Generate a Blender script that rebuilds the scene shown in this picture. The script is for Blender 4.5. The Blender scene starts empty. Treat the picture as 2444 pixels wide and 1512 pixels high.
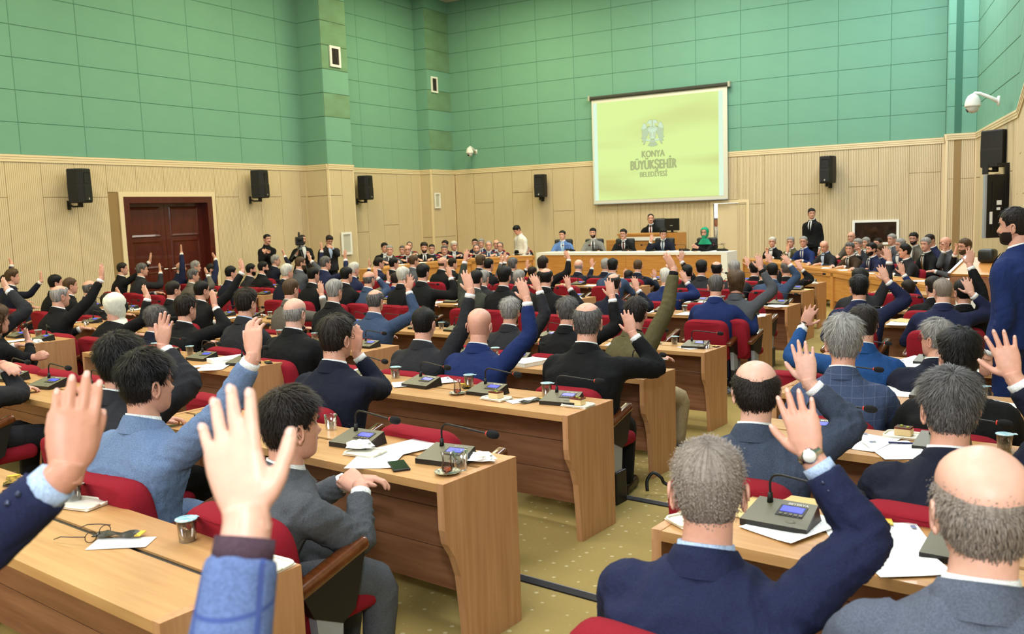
import bpy, math, random
import numpy as np
from mathutils import Matrix, Vector
random.seed(7); RNG = np.random.default_rng(7)
scene = bpy.context.scene
COL = scene.collection
# ------------------------------------------------------------------ camera, light, exposure
FPX, CAMZ = 2133.0, 1.81
YAW, PITCH, ROLL = [math.radians(a) for a in (31.12, 6.58, 2.03)]
cF = np.array([-math.sin(YAW)*math.cos(PITCH), math.cos(YAW)*math.cos(PITCH), -math.sin(PITCH)])
_r = np.array([math.cos(YAW), math.sin(YAW), 0.0]); _d = np.cross(cF, _r)
cR = _r*math.cos(ROLL)+_d*math.sin(ROLL); cD = -_r*math.sin(ROLL)+_d*math.cos(ROLL)
cam = bpy.data.cameras.new('camera'); camo = bpy.data.objects.new('camera', cam); COL.objects.link(camo)
cam.sensor_width = 36.0; cam.sensor_fit = 'HORIZONTAL'; cam.lens = FPX/2444*36.0; cam.clip_start = .05; cam.clip_end = 200
m = Matrix.Identity(4)
for i in range(3):
    m[i][0], m[i][1], m[i][2] = cR[i], -cD[i], -cF[i]
m[2][3] = CAMZ
camo.matrix_world = m
cam.dof.use_dof = True; cam.dof.focus_distance = 5.5; cam.dof.aperture_fstop = 5.0
scene.camera = camo
vs = scene.view_settings
vs.view_transform = 'Standard'; vs.look = 'None'; vs.gamma = 1.0; vs.use_curve_mapping = False; vs.exposure = 0.0
w = bpy.data.worlds.new('world'); scene.world = w; w.use_nodes = True
w.node_tree.nodes['Background'].inputs[0].default_value = (0.75, 0.85, 1.0, 1); w.node_tree.nodes['Background'].inputs[1].default_value = 0.25
def area_light(name, loc, size, power, color, target=None, sizey=None):
    l = bpy.data.lights.new(name, 'AREA'); l.energy = power; l.color = color; l.size = size
    if sizey: l.shape = 'RECTANGLE'; l.size_y = sizey
    o = bpy.data.objects.new(name, l); COL.objects.link(o); o.location = loc
    if target is not None:
        o.rotation_euler = (Vector(target)-Vector(loc)).to_track_quat('-Z', 'Y').to_euler()
    return o
LAMP_C = (1.0, 0.92, 0.72)
cy = scene.cycles; cy.adaptive_threshold = 0.06; cy.max_bounces = 5; cy.diffuse_bounces = 2; cy.glossy_bounces = 2; cy.transmission_bounces = 5; cy.transparent_max_bounces = 6; cy.caustics_reflective = False; cy.caustics_refractive = False
for lx, kx, cx in ((-13.0, .95, (1.0, .90, .54)), (-7.6, .97, (1.0, .95, .82)), (-2.2, 1.16, (.86, .91, 1.0))):
    for ly, ky in ((1.0, 1.1), (7.5, 1.05), (14.0, 1.05), (20.3, 1.35)):
        area_light('ceiling_panel_lamp', (lx, ly, 8.38), 2.4, 265*kx*ky, cx)
# cool fill lights added behind the camera, set at made-up rear windows
for lx in (-6.6, -.4):
    area_light('rear_fill_light', (lx, -2.72, 4.4), 5.0, 115, (.95, .98, 1.0), target=(lx-1.5, 20, 3.2), sizey=4.4)
# the photographer's flash, held up beside the lens
area_light('camera_flash', (0.55, -0.75, 3.0), 0.3, 82, (0.94, 0.97, 1.0), target=(-3.4, 5.2, 0.9))
# ------------------------------------------------------------------ geometry helpers
def ray(x, y): return cF + cR*((x-1222)/FPX) + cD*((y-756)/FPX)
TH = math.radians(-6.5); U2 = np.array([math.cos(TH), math.sin(TH)]); V2 = np.array([-U2[1], U2[0]])
def fz(y): return -0.25*min(max((y-3.5)/4.5, 0.0), 1.0)
CAMP = np.array([0, 0, CAMZ])
def on_v(x, y, v):
    r = ray(x, y); return CAMP + r*(v/(r[:2]@V2))
def on_z(x, y, z):
    r = ray(x, y); return CAMP + r*((z-CAMZ)/r[2])
def on_floor(x, y, h):
    z = h
    for _ in range(14):
        p = on_z(x, y, z); z = h+fz(p[1])
    return p
def uv(u, v, z=0.0): return np.array([U2[0]*u+V2[0]*v, U2[1]*u+V2[1]*v, z])
class MB:
    def __init__(s): s.v = []; s.f = []; s.m = []; s.n = 0
    def add(s, verts, faces, mat=0):
        verts = np.asarray(verts, float); b = s.n
        s.v.append(verts); s.n += len(verts)
        s.f += [tuple(i+b for i in f) for f in faces]; s.m += [mat]*len(faces); return s
    def box(s, lo, hi, mat=0, M=None):
        (a, b, c), (d, e, f) = lo, hi
        v = np.array([(a,b,c),(d,b,c),(d,e,c),(a,e,c),(a,b,f),(d,b,f),(d,e,f),(a,e,f)], float)
        if M is not None: v = tr(M, v)
        return s.add(v, [(0,3,2,1),(4,5,6,7),(0,1,5,4),(1,2,6,5),(2,3,7,6),(3,0,4,7)], mat)
    def rbox(s, lo, hi, r, n=3, mat=0, M=None):
        """box with rounded edges (superellipsoid-like corner blend)"""
        lo = np.array(lo, float); hi = np.array(hi, float); r = min(r, *(0.499*(hi-lo)))
        a = [(-math.cos(math.pi/2*i/n), -math.sin(math.pi/2*i/n)) for i in range(n+1)]
        k = 4*(n+1); ang = []
        for q in range(4):
            for i in range(n+1): ang.append((q, math.pi/2*i/n))
        cx = [(hi[0]-r, hi[1]-r), (lo[0]+r, hi[1]-r), (lo[0]+r, lo[1]+r), (hi[0]-r, lo[1]+r)]
        rings = []
        for j in range(2*(n+1)):
            if j <= n: ph = -math.pi/2+math.pi/2*j/n; zc = lo[2]+r
            else: ph = math.pi/2*(j-n-1)/n; zc = hi[2]-r
            rr = r*math.cos(ph); z = zc+r*math.sin(ph)
            rings.append([(cx[q][0]+rr*math.cos(q*math.pi/2+t), cx[q][1]+rr*math.sin(q*math.pi/2+t), z) for q, t in ang])
        v = np.array(rings).reshape(-1, 3); f = []
        for j in range(len(rings)-1):
            for i in range(k): f.append((j*k+i, j*k+(i+1) % k, (j+1)*k+(i+1) % k, (j+1)*k+i))
        f.append(tuple(range(k))[::-1]); f.append(tuple((len(rings)-1)*k+i for i in range(k)))
        if M is not None: v = tr(M, v)
        return s.add(v, f, mat)
    def loft(s, rings, mat=0, cap=True, closed=True):
        rings = [np.asarray(r, float) for r in rings]; k = len(rings[0]); f = []
        for j in range(len(rings)-1):
            for i in range(k if closed else k-1):
                f.append((j*k+i, j*k+(i+1) % k, (j+1)*k+(i+1) % k, (j+1)*k+i))
        if cap and closed: f.append(tuple(range(k))[::-1]); f.append(tuple((len(rings)-1)*k+i for i in range(k)))
        return s.add(np.concatenate(rings), f, mat)
    def tube(s, path, rad, n=8, mat=0, cap=True, flat=None):
        path = np.asarray(path, float); L = len(path)
        rad = np.full(L, rad) if np.isscalar(rad) else np.asarray(rad, float)
        t = np.gradient(path, axis=0); t /= np.linalg.norm(t, axis=1)[:, None]+1e-12
        a = np.array([0, 0, 1.0]) if abs(t[0][2]) < .9 else np.array([1.0, 0, 0])
        x = np.cross(a, t[0]); x /= np.linalg.norm(x); rings = []
        for i in range(L):
            x = x - t[i]*(x@t[i]); x /= np.linalg.norm(x); y = np.cross(t[i], x)
            an = np.arange(n)*2*math.pi/n
            rings.append(path[i]+rad[i]*(np.cos(an)[:, None]*x+np.sin(an)[:, None]*y*(flat or 1)))
        return s.loft(rings, mat, cap)
    def lathe(s, prof, n=16, c=(0, 0, 0), mat=0, cap=True):
        an = np.arange(n)*2*math.pi/n
        return s.loft([np.stack([c[0]+r*np.cos(an), c[1]+r*np.sin(an), np.full(n, c[2]+z)], 1) for r, z in prof], mat, cap)
    def prism(s, poly, axis, a, b, mat=0):
        """poly: 2-D points in the plane normal to axis, extruded from a to b along axis"""
        def P(p, h):
            q = [p[0], p[1]]; q.insert(axis, h); return q
        k = len(poly); v = [P(p, a) for p in poly]+[P(p, b) for p in poly]
        f = [tuple(range(k))[::-1], tuple(range(k, 2*k))]+[(i, (i+1) % k, k+(i+1) % k, k+i) for i in range(k)]
        return s.add(v, f, mat)
    def ell(s, c, r, n=12, k=8, mat=0, M=None):
        rings = []; an = np.arange(n)*2*math.pi/n
        for j in range(1, k):
            ph = -math.pi/2+math.pi*j/k
            rings.append(np.stack([r[0]*math.cos(ph)*np.cos(an), r[1]*math.cos(ph)*np.sin(an), np.full(n, r[2]*math.sin(ph))], 1))
        v = np.concatenate([[[0, 0, -r[2]]], *rings, [[0, 0, r[2]]]]); f = []
        for i in range(n):
            f.append((0, 1+(i+1) % n, 1+i)); f.append((len(v)-1, 1+(k-2)*n+i, 1+(k-2)*n+(i+1) % n))
            for j in range(k-2): f.append((1+j*n+i, 1+j*n+(i+1) % n, 1+(j+1)*n+(i+1) % n, 1+(j+1)*n+i))
        if M is not None: v = tr(M, v)
        return s.add(v+np.asarray(c), f, mat)
    def arr(s): return np.concatenate(s.v) if s.v else np.zeros((0, 3))
    def mesh(s, name, mats, smooth=False):
        me = bpy.data.meshes.new(name); me.from_pydata(s.arr().tolist(), [], s.f)
        for mt in (mats if isinstance(mats, (list, tuple)) else [mats]): me.materials.append(mt)
        if len(me.materials) > 1: me.polygons.foreach_set('material_index', s.m)
        if smooth: me.polygons.foreach_set('use_smooth', [True]*len(me.polygons))
        me.update(); return me
def tr(M, v):
    M = np.asarray(M); return v@M[:3, :3].T+M[:3, 3]
def xf(loc=(0, 0, 0), rz=0.0, rx=0.0, ry=0.0, s=1.0):
    return np.array(Matrix.Translation(loc) @ Matrix.Rotation(rz, 4, 'Z') @ Matrix.Rotation(ry, 4, 'Y') @ Matrix.Rotation(rx, 4, 'X') @ Matrix.Scale(s, 4))
def ob(name, me, parent=None, loc=None, rz=0.0, smooth=None):
    o = bpy.data.objects.new(name, me); COL.objects.link(o)
    if parent is not None: o.parent = parent
    if loc is not None: o.location = loc
    if rz: o.rotation_euler = (0, 0, rz)
    return o
def part(name, mb, mats, parent=None, smooth=False): return ob(name, mb.mesh(name, mats, smooth), parent)
def tag(o, label, cat, group=None, kind=None):
    if label: o['label'] = label
    if cat: o['category'] = cat
    if group: o['group'] = group
    if kind: o['kind'] = kind
    return o
def thing(name, label, cat, loc=(0, 0, 0), rz=0.0, group=None):
    return tag(ob(name, None, None, loc, rz), label, cat, group)
def struct(o): o['kind'] = 'structure'; return o
CH = {}
def dup(root, loc, rz, label=None, group=None, cat=None):
    def cp(o, parent):
        c = o.copy(); COL.objects.link(c)
        if parent is not None: c.parent = parent
        for ch in CH.setdefault(o.name, list(o.children)): cp(ch, c)
        return c
    r = cp(root, None); r.location = loc; r.rotation_euler = (0, 0, rz)
    if label: r['label'] = label
    if group: r['group'] = group
    return r
# ------------------------------------------------------------------ materials
def srgb(r, g, b): return tuple((c/255/12.92 if c/255 <= .04045 else ((c/255+.055)/1.055)**2.4) for c in (r, g, b))+(1.0,)
MATS = {}
def mat(name, col, rough=.5, metal=0.0, spec=.5, alpha=1.0, noise=None, bump=None, emit=None, trans=0.0, ior=1.45, coat=0.0):
    """noise=(scale xyz, amount, second colour) in object space; bump=(scale xyz, strength)"""
    if name in MATS: return MATS[name]
    m = bpy.data.materials.new(name); m.use_nodes = True; N = m.node_tree.nodes; L = m.node_tree.links
    b = N['Principled BSDF']; b.inputs['Base Color'].default_value = col; b.inputs['Roughness'].default_value = rough
    b.inputs['Metallic'].default_value = metal; b.inputs['Specular IOR Level'].default_value = spec; b.inputs['IOR'].default_value = ior
    b.inputs['Transmission Weight'].default_value = trans; b.inputs['Coat Weight'].default_value = coat
    if emit: b.inputs['Emission Color'].default_value = emit[0]; b.inputs['Emission Strength'].default_value = emit[1]
    tc = N.new('ShaderNodeTexCoord')
    def nz(scale, detail=4, dist=0.0):
        mp = N.new('ShaderNodeMapping'); mp.inputs['Scale'].default_value = scale; L.new(tc.outputs['Object'], mp.inputs[0])
        t = N.new('ShaderNodeTexNoise'); t.inputs['Scale'].default_value = 1.0; t.inputs['Detail'].default_value = detail; t.inputs['Distortion'].default_value = dist
        L.new(mp.outputs[0], t.inputs['Vector']); return t
    if noise:
        t = nz(noise[0]); r = N.new('ShaderNodeValToRGB'); r.color_ramp.elements[0].position = .5-noise[1]; r.color_ramp.elements[1].position = .5+noise[1]
        r.color_ramp.elements[0].color = noise[2]; r.color_ramp.elements[1].color = col
        L.new(t.outputs['Fac'], r.inputs[0]); L.new(r.outputs[0], b.inputs['Base Color'])
    if bump:
        t = nz(bump[0], 3, .4); q = N.new('ShaderNodeBump'); q.inputs['Strength'].default_value = bump[1]; q.inputs['Distance'].default_value = .02
        L.new(t.outputs['Fac'], q.inputs['Height']); L.new(q.outputs[0], b.inputs['Normal'])
    MATS[name] = m; return m
WOODX = mat('desk_wood', srgb(203, 156, 100), .38, noise=((2.2, 38, 38), .22, srgb(186, 136, 84)), coat=.1)
WOODZ = mat('desk_side_wood', srgb(204, 154, 108), .42, noise=((38, 38, 2.2), .22, srgb(182, 130, 86)))
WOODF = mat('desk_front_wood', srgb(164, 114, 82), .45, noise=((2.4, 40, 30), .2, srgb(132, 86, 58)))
WOODT = mat('front_table_wood', srgb(206, 148, 78), .4, noise=((2.4, 40, 30), .22, srgb(186, 124, 60)))
BLACKP = mat('black_plastic', srgb(22, 22, 22), .45)
RUBBER = mat('black_foam', srgb(16, 16, 17), .95, bump=((600, 600, 600), .4))
RED = mat('red_upholstery', srgb(150, 34, 46), .9, spec=.15, noise=((300, 300, 300), .3, srgb(128, 24, 36)), bump=((500, 500, 500), .15))
GREYM = mat('grey_metal', srgb(165, 172, 182), .4, .3)
ARMW = mat('armrest_wood', srgb(108, 58, 26), .22, noise=((8, 40, 40), .25, srgb(80, 40, 16)), coat=.4)
WHITE = mat('white_paint', srgb(240, 238, 230), .5)
PAPER = mat('paper', srgb(246, 245, 238), .8)
CHROME = mat('steel', srgb(200, 200, 200), .2, 1.0)
PLATE = mat('plate_ceramic', srgb(246, 240, 220), .25)
# ------------------------------------------------------------------ the room
XL, YB, ZC, ZT = -16.92, 24.0, 8.47, 3.26     # left wall, back wall, ceiling, top of the timber cladding
SK = mat('green_fabric', srgb(120, 168, 144), .95, spec=.15, noise=((1.3, 1.3, 1.3), .35, srgb(110, 158, 138)), bump=((220, 220, 220), .12))
SKS = mat('green_fabric_stained', srgb(118, 158, 126), .95, spec=.1, noise=((1.6, 1.6, 1.6), .2, srgb(106, 136, 104)))
SEAM = mat('green_seam', srgb(66, 112, 92), 1.0)
BEIGE = mat('beige_cladding', srgb(220, 199, 160), .55, noise=((3, 3, 1), .3, srgb(212, 191, 152)))
BEIGEC = mat('beige_cornice', srgb(230, 209, 168), .5)
GROOVE = mat('cladding_groove', srgb(150, 122, 78), .8)
CARPET = mat('carpet', srgb(196, 172, 112), 1.0, spec=.1)
def carpet_nodes(m):
    N = m.node_tree.nodes; L = m.node_tree.links; b = N['Principled BSDF']
    tc = N.new('ShaderNodeTexCoord'); v = N.new('ShaderNodeTexVoronoi'); v.inputs['Scale'].default_value = 13; v.inputs['Randomness'].default_value = .35
    L.new(tc.outputs['Object'], v.inputs['Vector'])
    r = N.new('ShaderNodeValToRGB'); r.color_ramp.elements[0].position = .10; r.color_ramp.elements[1].position = .17
    r.color_ramp.elements[0].color = srgb(226, 210, 160); r.color_ramp.elements[1].color = srgb(186, 162, 98)
    L.new(v.outputs['Distance'], r.inputs[0])
    n = N.new('ShaderNodeTexNoise'); n.inputs['Scale'].default_value = 300; L.new(tc.outputs['Object'], n.inputs['Vector'])
    mx = N.new('ShaderNodeMix'); mx.data_type = 'RGBA'; mx.blend_type = 'MULTIPLY'; mx.inputs[0].default_value = .5
    L.new(r.outputs[0], mx.inputs[6]); L.new(n.outputs['Color'], mx.inputs[7]); L.new(mx.outputs[2], b.inputs['Base Color'])
    q = N.new('ShaderNodeBump'); q.inputs['Strength'].default_value = .5; q.inputs['Distance'].default_value = .004; L.new(n.outputs['Fac'], q.inputs['Height']); L.new(q.outputs[0], b.inputs['Normal'])
carpet_nodes(CARPET)
CEIL = mat('ceiling_white', srgb(214, 212, 204), .9)
# stepped floor: tier edges in row coordinates, each a little lower towards the front
def tz(v):
    """floor height of a row coordinate"""
    if v < 3.42: return 0.0
    if v < 4.92: return -0.05
    if v < 6.55: return -0.14
    return -0.25
mb = MB()
edges = [-8, 3.42, 4.92, 6.55, 40]; hs = [0.0, -0.05, -0.14, -0.25]
for i in range(4):
    a, b = edges[i], edges[i+1]
    mb.add([uv(-26, a, hs[i]), uv(8, a, hs[i]), uv(8, b, hs[i]), uv(-26, b, hs[i])], [(0, 1, 2, 3)])
    if i < 3: mb.add([uv(-26, b, hs[i]), uv(8, b, hs[i]), uv(8, b, hs[i+1]), uv(-26, b, hs[i+1])], [(0, 3, 2, 1)])
floor = struct(part('floor', mb, CARPET))
NOSE = mat('step_nosing_black', srgb(26, 26, 28), .6); ALU = mat('step_nosing_alu', srgb(205, 208, 205), .3, .8)
for i, e in enumerate((3.42, 4.92, 6.55)):
    mb = MB(); z = hs[i]
    for (lo, hi, mt) in (((-24, e-.055, z), (4, e, z+.008), 0), ((-24, e, z-.02), (4, e+.012, z+.006), 1)):
        mb.box(lo, hi, mt, M=xf(rz=TH))
    struct(part('trim_%d' % (i+1), mb, [NOSE, ALU]))
mb = MB(); mb.add([(XL-.4, -6, ZC), (3, -6, ZC), (3, YB+.4, ZC), (XL-.4, YB+.4, ZC)], [(0, 3, 2, 1)])
struct(part('ceiling', mb, CEIL))
# ribbed timber board, 1 m high, width bw
def rib_mesh(bw, pitch=.0393):
    n = max(1, round(bw/pitch)); p = bw/n; mb = MB(); prof = []
    for i in range(n):
        x = i*p; prof += [(x, 0.0), (x+.006, 0.0), (x+.0065, .009), (x+p-.0005, .009)]
    prof.append((bw, .009)); k = len(prof)
    v = [(x, -d, 0) for x, d in prof]+[(x, -d, 1) for x, d in prof]; f = []; mm = []
    for i in range(k-1): f.append((i, i+1, k+i+1, k+i)); mm.append(1 if i % 4 == 0 else 0)
    mb.v.append(np.array(v)); mb.n = len(v); mb.f = f; mb.m = mm
    return mb.mesh('board', [BEIGE, GROOVE])
RIB = {}
def boards(wall, length, M, z0, z1, bw=.707, splits=(.62, None, .8, None, .45), skip=None, off=0.0):
    """vertical ribbed boards along local x of matrix M, outward normal = local -y"""
    x = off; i = 0; M = Matrix(M)
    while x < length-.02:
        wdt = min(bw, length-x)
        if skip and any(a-.02 < x+wdt/2 < b+.02 for a, b in skip[:-1]) : zlo = skip[-1]
        else: zlo = z0
        key = round(wdt, 3)
        if key not in RIB: RIB[key] = rib_mesh(wdt)
        sp = splits[i % len(splits)]
        segs = [(zlo, z1)] if sp is None or not (zlo+.1 < z0+(z1-z0)*sp) else [(zlo, z0+(z1-z0)*sp-.006), (z0+(z1-z0)*sp+.006, z1)]
        for a, b in segs:
            o = ob('board', RIB[key], wall); o.matrix_local = M @ Matrix.Translation((x+.004, 0, a)) @ Matrix.Diagonal(((wdt-.008)/wdt, 1, b-a, 1))
        x += wdt; i += 1
def pillow():
    mb = MB(); b = .006
    v = [(0, 0, 0), (1, 0, 0), (1, 0, 1), (0, 0, 1), (b, -1, b*2), (1-b, -1, b*2), (1-b, -1, 1-b*2), (b, -1, 1-b*2)]
    mb.add(v, [(0, 1, 5, 4), (1, 2, 6, 5), (2, 3, 7, 6), (3, 0, 4, 7), (4, 5, 6, 7)]); return mb
PIL = pillow().mesh('fabric_panel', SK); PILS = pillow().mesh('fabric_panel', SKS)
def fabric(wall, length, M, z0, z1, pw, ph=.606, off=0.0, stained=()):
    M = Matrix(M); x = off; i = 0
    while x < length-.02:
        a = max(x, 0); b = min(x+pw, length); z = z0; j = 0
        while z < z1-.02:
            t = min(z+ph, z1)
            o = ob('fabric_panel', PILS if (i, j) in stained else PIL, wall)
            o.matrix_local = M @ Matrix.Translation((a+.003, 0, z+.003)) @ Matrix.Diagonal((b-a-.006, .009, t-z-.006, 1))
            z = t; j += 1
        x += pw; i += 1
def wall_seg(name, p, q, z0=-.3, z1=ZC, th=.3):
    """backing slab whose face runs p->q (room on the right-hand side seen from above looking p->q is local -y)"""
    p = np.array(p, float); q = np.array(q, float); L = np.linalg.norm(q-p); a = math.atan2(q[1]-p[1], q[0]-p[0])
    M = Matrix.Translation((p[0], p[1], 0)) @ Matrix.Rotation(a, 4, 'Z')
    mb = MB(); mb.box((0, 0, z0), (L, th, ZT), 1, M=M); mb.box((0, 0, ZT), (L, th, z1), 0, M=M)
    return struct(part(name, mb, [SEAM, GROOVE])), L, M
def cornice(wall, L, M, ext=0.0):
    mb = MB(); z = ZT
    prof = [(0, z), (-.045, z), (-.045, z-.04), (-.036, z-.045), (-.036, z-.085), (-.028, z-.09), (-.028, z-.135), (0, z-.135)]
    mb.prism(prof, 0, -ext, L+ext); v = tr(np.array(M), mb.arr()); mb.v = [v]
    part('cornice', mb, BEIGEC, wall)
def stile(wall, x0, x1, M, z0=-.25):
    mb = MB(); mb.box((x0, -.02, z0), (x1, 0, ZT-.13), M=M); part('stile', mb, BEIGEC, wall)
def full_wall(name, p, q, pw, off=0.0, foff=0.0, stained=(), bw=.707, skip=None, splits=(.62, None, .8, None, .45), stiles=True):
    wl, L, M = wall_seg(name, p, q); e = .035 if stiles else 0
    boards(wl, L-e, M, -.25, ZT-.135, bw, skip=skip, off=off+e, splits=splits)
    if stiles: stile(wl, 0, .035, M); stile(wl, L-.035, L, M)
    fabric(wl, L, M, ZT, ZC, pw, off=foff, stained=stained)
    cornice(wl, L, M); return wl, L, M
Y0 = -3.0
DOORL = (13.25-.12, 14.55+1.35)   # double door span along the left wall (y)
dl0, dl1 = 12.19, 14.55
# left wall: local x runs with +y, room is on +x side -> traverse from back to front so that local -y faces +x
mb = MB()
for (a, b, z0, z1) in ((Y0, dl0+.02, -.3, ZT), (dl1-.02, 17.72, -.3, ZT), (dl0, dl1, 2.45, ZT)): mb.box((XL-.3, a, z0), (XL, b, z1), 1)
mb.box((XL-.3, Y0, ZT), (XL, 17.72, ZC), 0)
wl = struct(part('wall_left', mb, [SEAM, GROOVE]))
M = Matrix.Translation((XL, Y0, 0)) @ Matrix.Rotation(math.pi/2, 4, 'Z')
boards(wl, 17.72-Y0, M, -.25, ZT-.135, skip=[(dl0-Y0-.1, dl1-Y0+.1), 2.56], off=0.0, splits=(.80, None, .80, None, .80))
fabric(wl, 17.72-Y0, M, ZT, ZC, 1.373, off=(10.08-Y0) % 1.373-1.373)
cornice(wl, 17.72-Y0, M)
full_wall('wall_column_side', (XL, 17.72), (-16.13, 17.72), .8, splits=(.8,))
full_wall('wall_column_face', (-16.13, 17.72), (-16.13, 18.72), 1.02, splits=(.8, None), stained=((0, 4), (0, 2), (0, 5), (0, 6)), bw=.47)
full_wall('wall_column_rear', (-16.13, 18.72), (XL, 18.72), .8)
full_wall('wall_left_rear', (XL, 18.72), (XL, 22.75), 1.35, splits=(None, .5, None, .55, None))
full_wall('wall_corner_side', (XL, 22.75), (-16.48, 22.75), .5, splits=(.42,), bw=.4)
full_wall('wall_corner_face', (-16.48, 22.75), (-16.48, YB), 1.25, splits=(.42,), stained=((0, 1), (0, 3), (0, 5), (0, 6), (0, 7)), bw=.62)
bd0, bd1 = -7.92, -7.0            # door opening in the back wall
wb, LB_, MBk = wall_seg('wall_back', (-16.48, YB), (-2.2, YB), th=.02)
for c in list(wb.children): pass
me = wb.data; bpy.data.meshes.remove(me)
mb = MB()
for (a, b, z0, z1) in ((-16.48, bd0, -.3, ZT), (bd1, -2.2, -.3, ZT), (bd0, bd1, 1.89, ZT)): mb.box((a, YB, z0), (b, YB+.06, z1), 1)
mb.box((-16.48, YB, ZT), (-2.2, YB+.06, ZC), 0)
wb = struct(part('wall_back', mb, [SEAM, GROOVE]))
boards(wb, -2.2+16.48-.035, MBk, -.25, ZT-.135, skip=[(bd0+16.48-.08, bd1+16.48+.08), 1.98], off=(-2.38+16.48) % .707-.707+.707-.62, splits=(None, .72, None, .8, None, .62, None, .68))
fabric(wb, -2.2+16.48, MBk, ZT, ZC, 1.235, off=(-3.44+16.48) % 1.235-1.235)
cornice(wb, -2.2+16.48, MBk); stile(wb, -2.24+16.48, -2.2+16.48, MBk)
full_wall('wall_pillar_side', (-2.2, YB), (-2.08, 22.85), .6, splits=(None,), bw=.57)
full_wall('wall_pillar_face', (-2.08, 22.85), (-1.47, 22.95), .61, splits=(.74,), bw=.54)
full_wall('wall_right_rear', (-1.47, 22.95), (-.50, 17.6), 1.3, splits=(.74, None))
full_wall('wall_right_step', (-.50, 17.6), (-.20, 11.6), 1.3)
full_wall('wall_pier_side', (-.20, 11.6), (-.26, 11.55), .3, stiles=False, bw=.3)
full_wall('wall_pier_face', (-.26, 11.55), (2.4, 11.3), 1.2)
full_wall('wall_right', (2.4, 11.3), (2.4, Y0), 1.3)
full_wall('wall_rear', (2.4, Y0), (XL, Y0), 1.3)
# double door in the left wall
DW = mat('mahogany', srgb(92, 34, 22), .3, noise=((14, 14, 2), .3, srgb(66, 20, 14)), coat=.3)
dr = struct(ob('door_1', None, None, (XL, 0, 0))); RC = -.2
mb = MB(); y0, y1, zb, zt = dl0, dl1, -.25, 2.46
mb.box((-.3, y0, zb), (.03, y0+.14, zt)); mb.box((-.3, y1-.14, zb), (.03, y1, zt)); mb.box((-.3, y0+.14, zt-.14), (.03, y1-.14, zt))
part('door_frame', mb, DW, dr)
mb = MB(); mb.box((.0, y0-.1, zb), (.03, y0, zt+.1)); mb.box((.0, y1, zb), (.03, y1+.1, zt+.1)); mb.box((.0, y0, zt), (.03, y1, zt+.1)); part('architrave', mb, BEIGEC, dr)
ym = (y0+y1)/2
for a, b in ((y0+.14, ym-.004), (ym+.004, y1-.14)):
    mb = MB(); mb.box((-.05+RC, a, zb), (RC, b, zt-.14)); lf = part('door_leaf', mb, DW, dr)
    hts = [(zb+.15, .25), (.32, .80), (.87, 1.50), (1.57, 2.24)]
    for (c, d) in hts:
        mb = MB(); yy0, yy1 = a+.12, b-.12
        mb.add([(RC, yy0, c), (RC, yy1, c), (RC, yy1, d), (RC, yy0, d), (RC+.018, yy0+.02, c+.02), (RC+.018, yy1-.02, c+.02), (RC+.018, yy1-.02, d-.02), (RC+.018, yy0+.02, d-.02), (RC+.004, yy0+.06, c+.06), (RC+.004, yy1-.06, c+.06), (RC+.004, yy1-.06, d-.06), (RC+.004, yy0+.06, d-.06)],
               [(0, 1, 5, 4), (1, 2, 6, 5), (2, 3, 7, 6), (3, 0, 4, 7), (4, 5, 9, 8), (5, 6, 10, 9), (6, 7, 11, 10), (7, 4, 8, 11), (8, 9, 10, 11)])
        part('raised_panel', mb, DW, lf)
    mb = MB(); yy = b-.05 if a < ym-.3 else a+.05
    mb.tube([(RC, yy, .85), (RC+.05, yy, .85), (RC+.05, yy+(.1 if a >= ym else -.1), .85)], .008, 6); part('door_handle', mb, CHROME, lf)
# back door, ajar into a bright corridor
dr = struct(ob('door_2', None))
mb = MB()
for (a, b, z0, z1) in ((bd0-.07, bd0, -.25, 1.97), (bd1, bd1+.07, -.25, 1.97), (bd0, bd1, 1.89, 1.97)): mb.box((a, YB-.02, z0), (b, YB+.06, z1))
part('door_frame', mb, BEIGEC, dr)
wd = bd1-bd0-.02; ang = math.radians(-168)
Md = Matrix.Translation((bd1-.01, YB+.05, 0)) @ Matrix.Rotation(ang+math.radians(-10), 4, 'Z')
mb = MB(); mb.box((0, -.02, -.24), (wd-.10, .02, 1.885), M=Md); lf = part('door_leaf', mb, BEIGE, dr)
mb = MB(); mb.tube([tr(np.array(Md), np.array([[wd-.2, .0, .8]]))[0]+np.array((0, -.03, 0)), tr(np.array(Md), np.array([[wd-.2, 0, .8]]))[0]+np.array((0, -.08, 0)), tr(np.array(Md), np.array([[wd-.32, 0, .8]]))[0]+np.array((0, -.08, 0))], .01, 6); part('door_handle', mb, CHROME, lf)
mb = MB(); mb.box((bd0-1.2, YB+2.2, -.3), (bd1+1.2, YB+2.3, 2.6)); mb.box((bd0-1.2, YB+.06, -.3), (bd0-1.1, YB+2.3, 2.6)); mb.box((bd1+1.1, YB+.06, -.3), (bd1+1.2, YB+2.3, 2.6)); mb.box((bd0-1.2, YB+.06, 2.5), (bd1+1.2, YB+2.3, 2.6)); mb.box((bd0-1.2, YB+.06, -.3), (bd1+1.2, YB+2.3, -.25))
struct(part('wall_corridor', mb, WHITE))
area_light('corridor_lamp', (bd0-.3, YB+1.2, 2.4), .8, 110, (.85, .93, 1.0))

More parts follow.
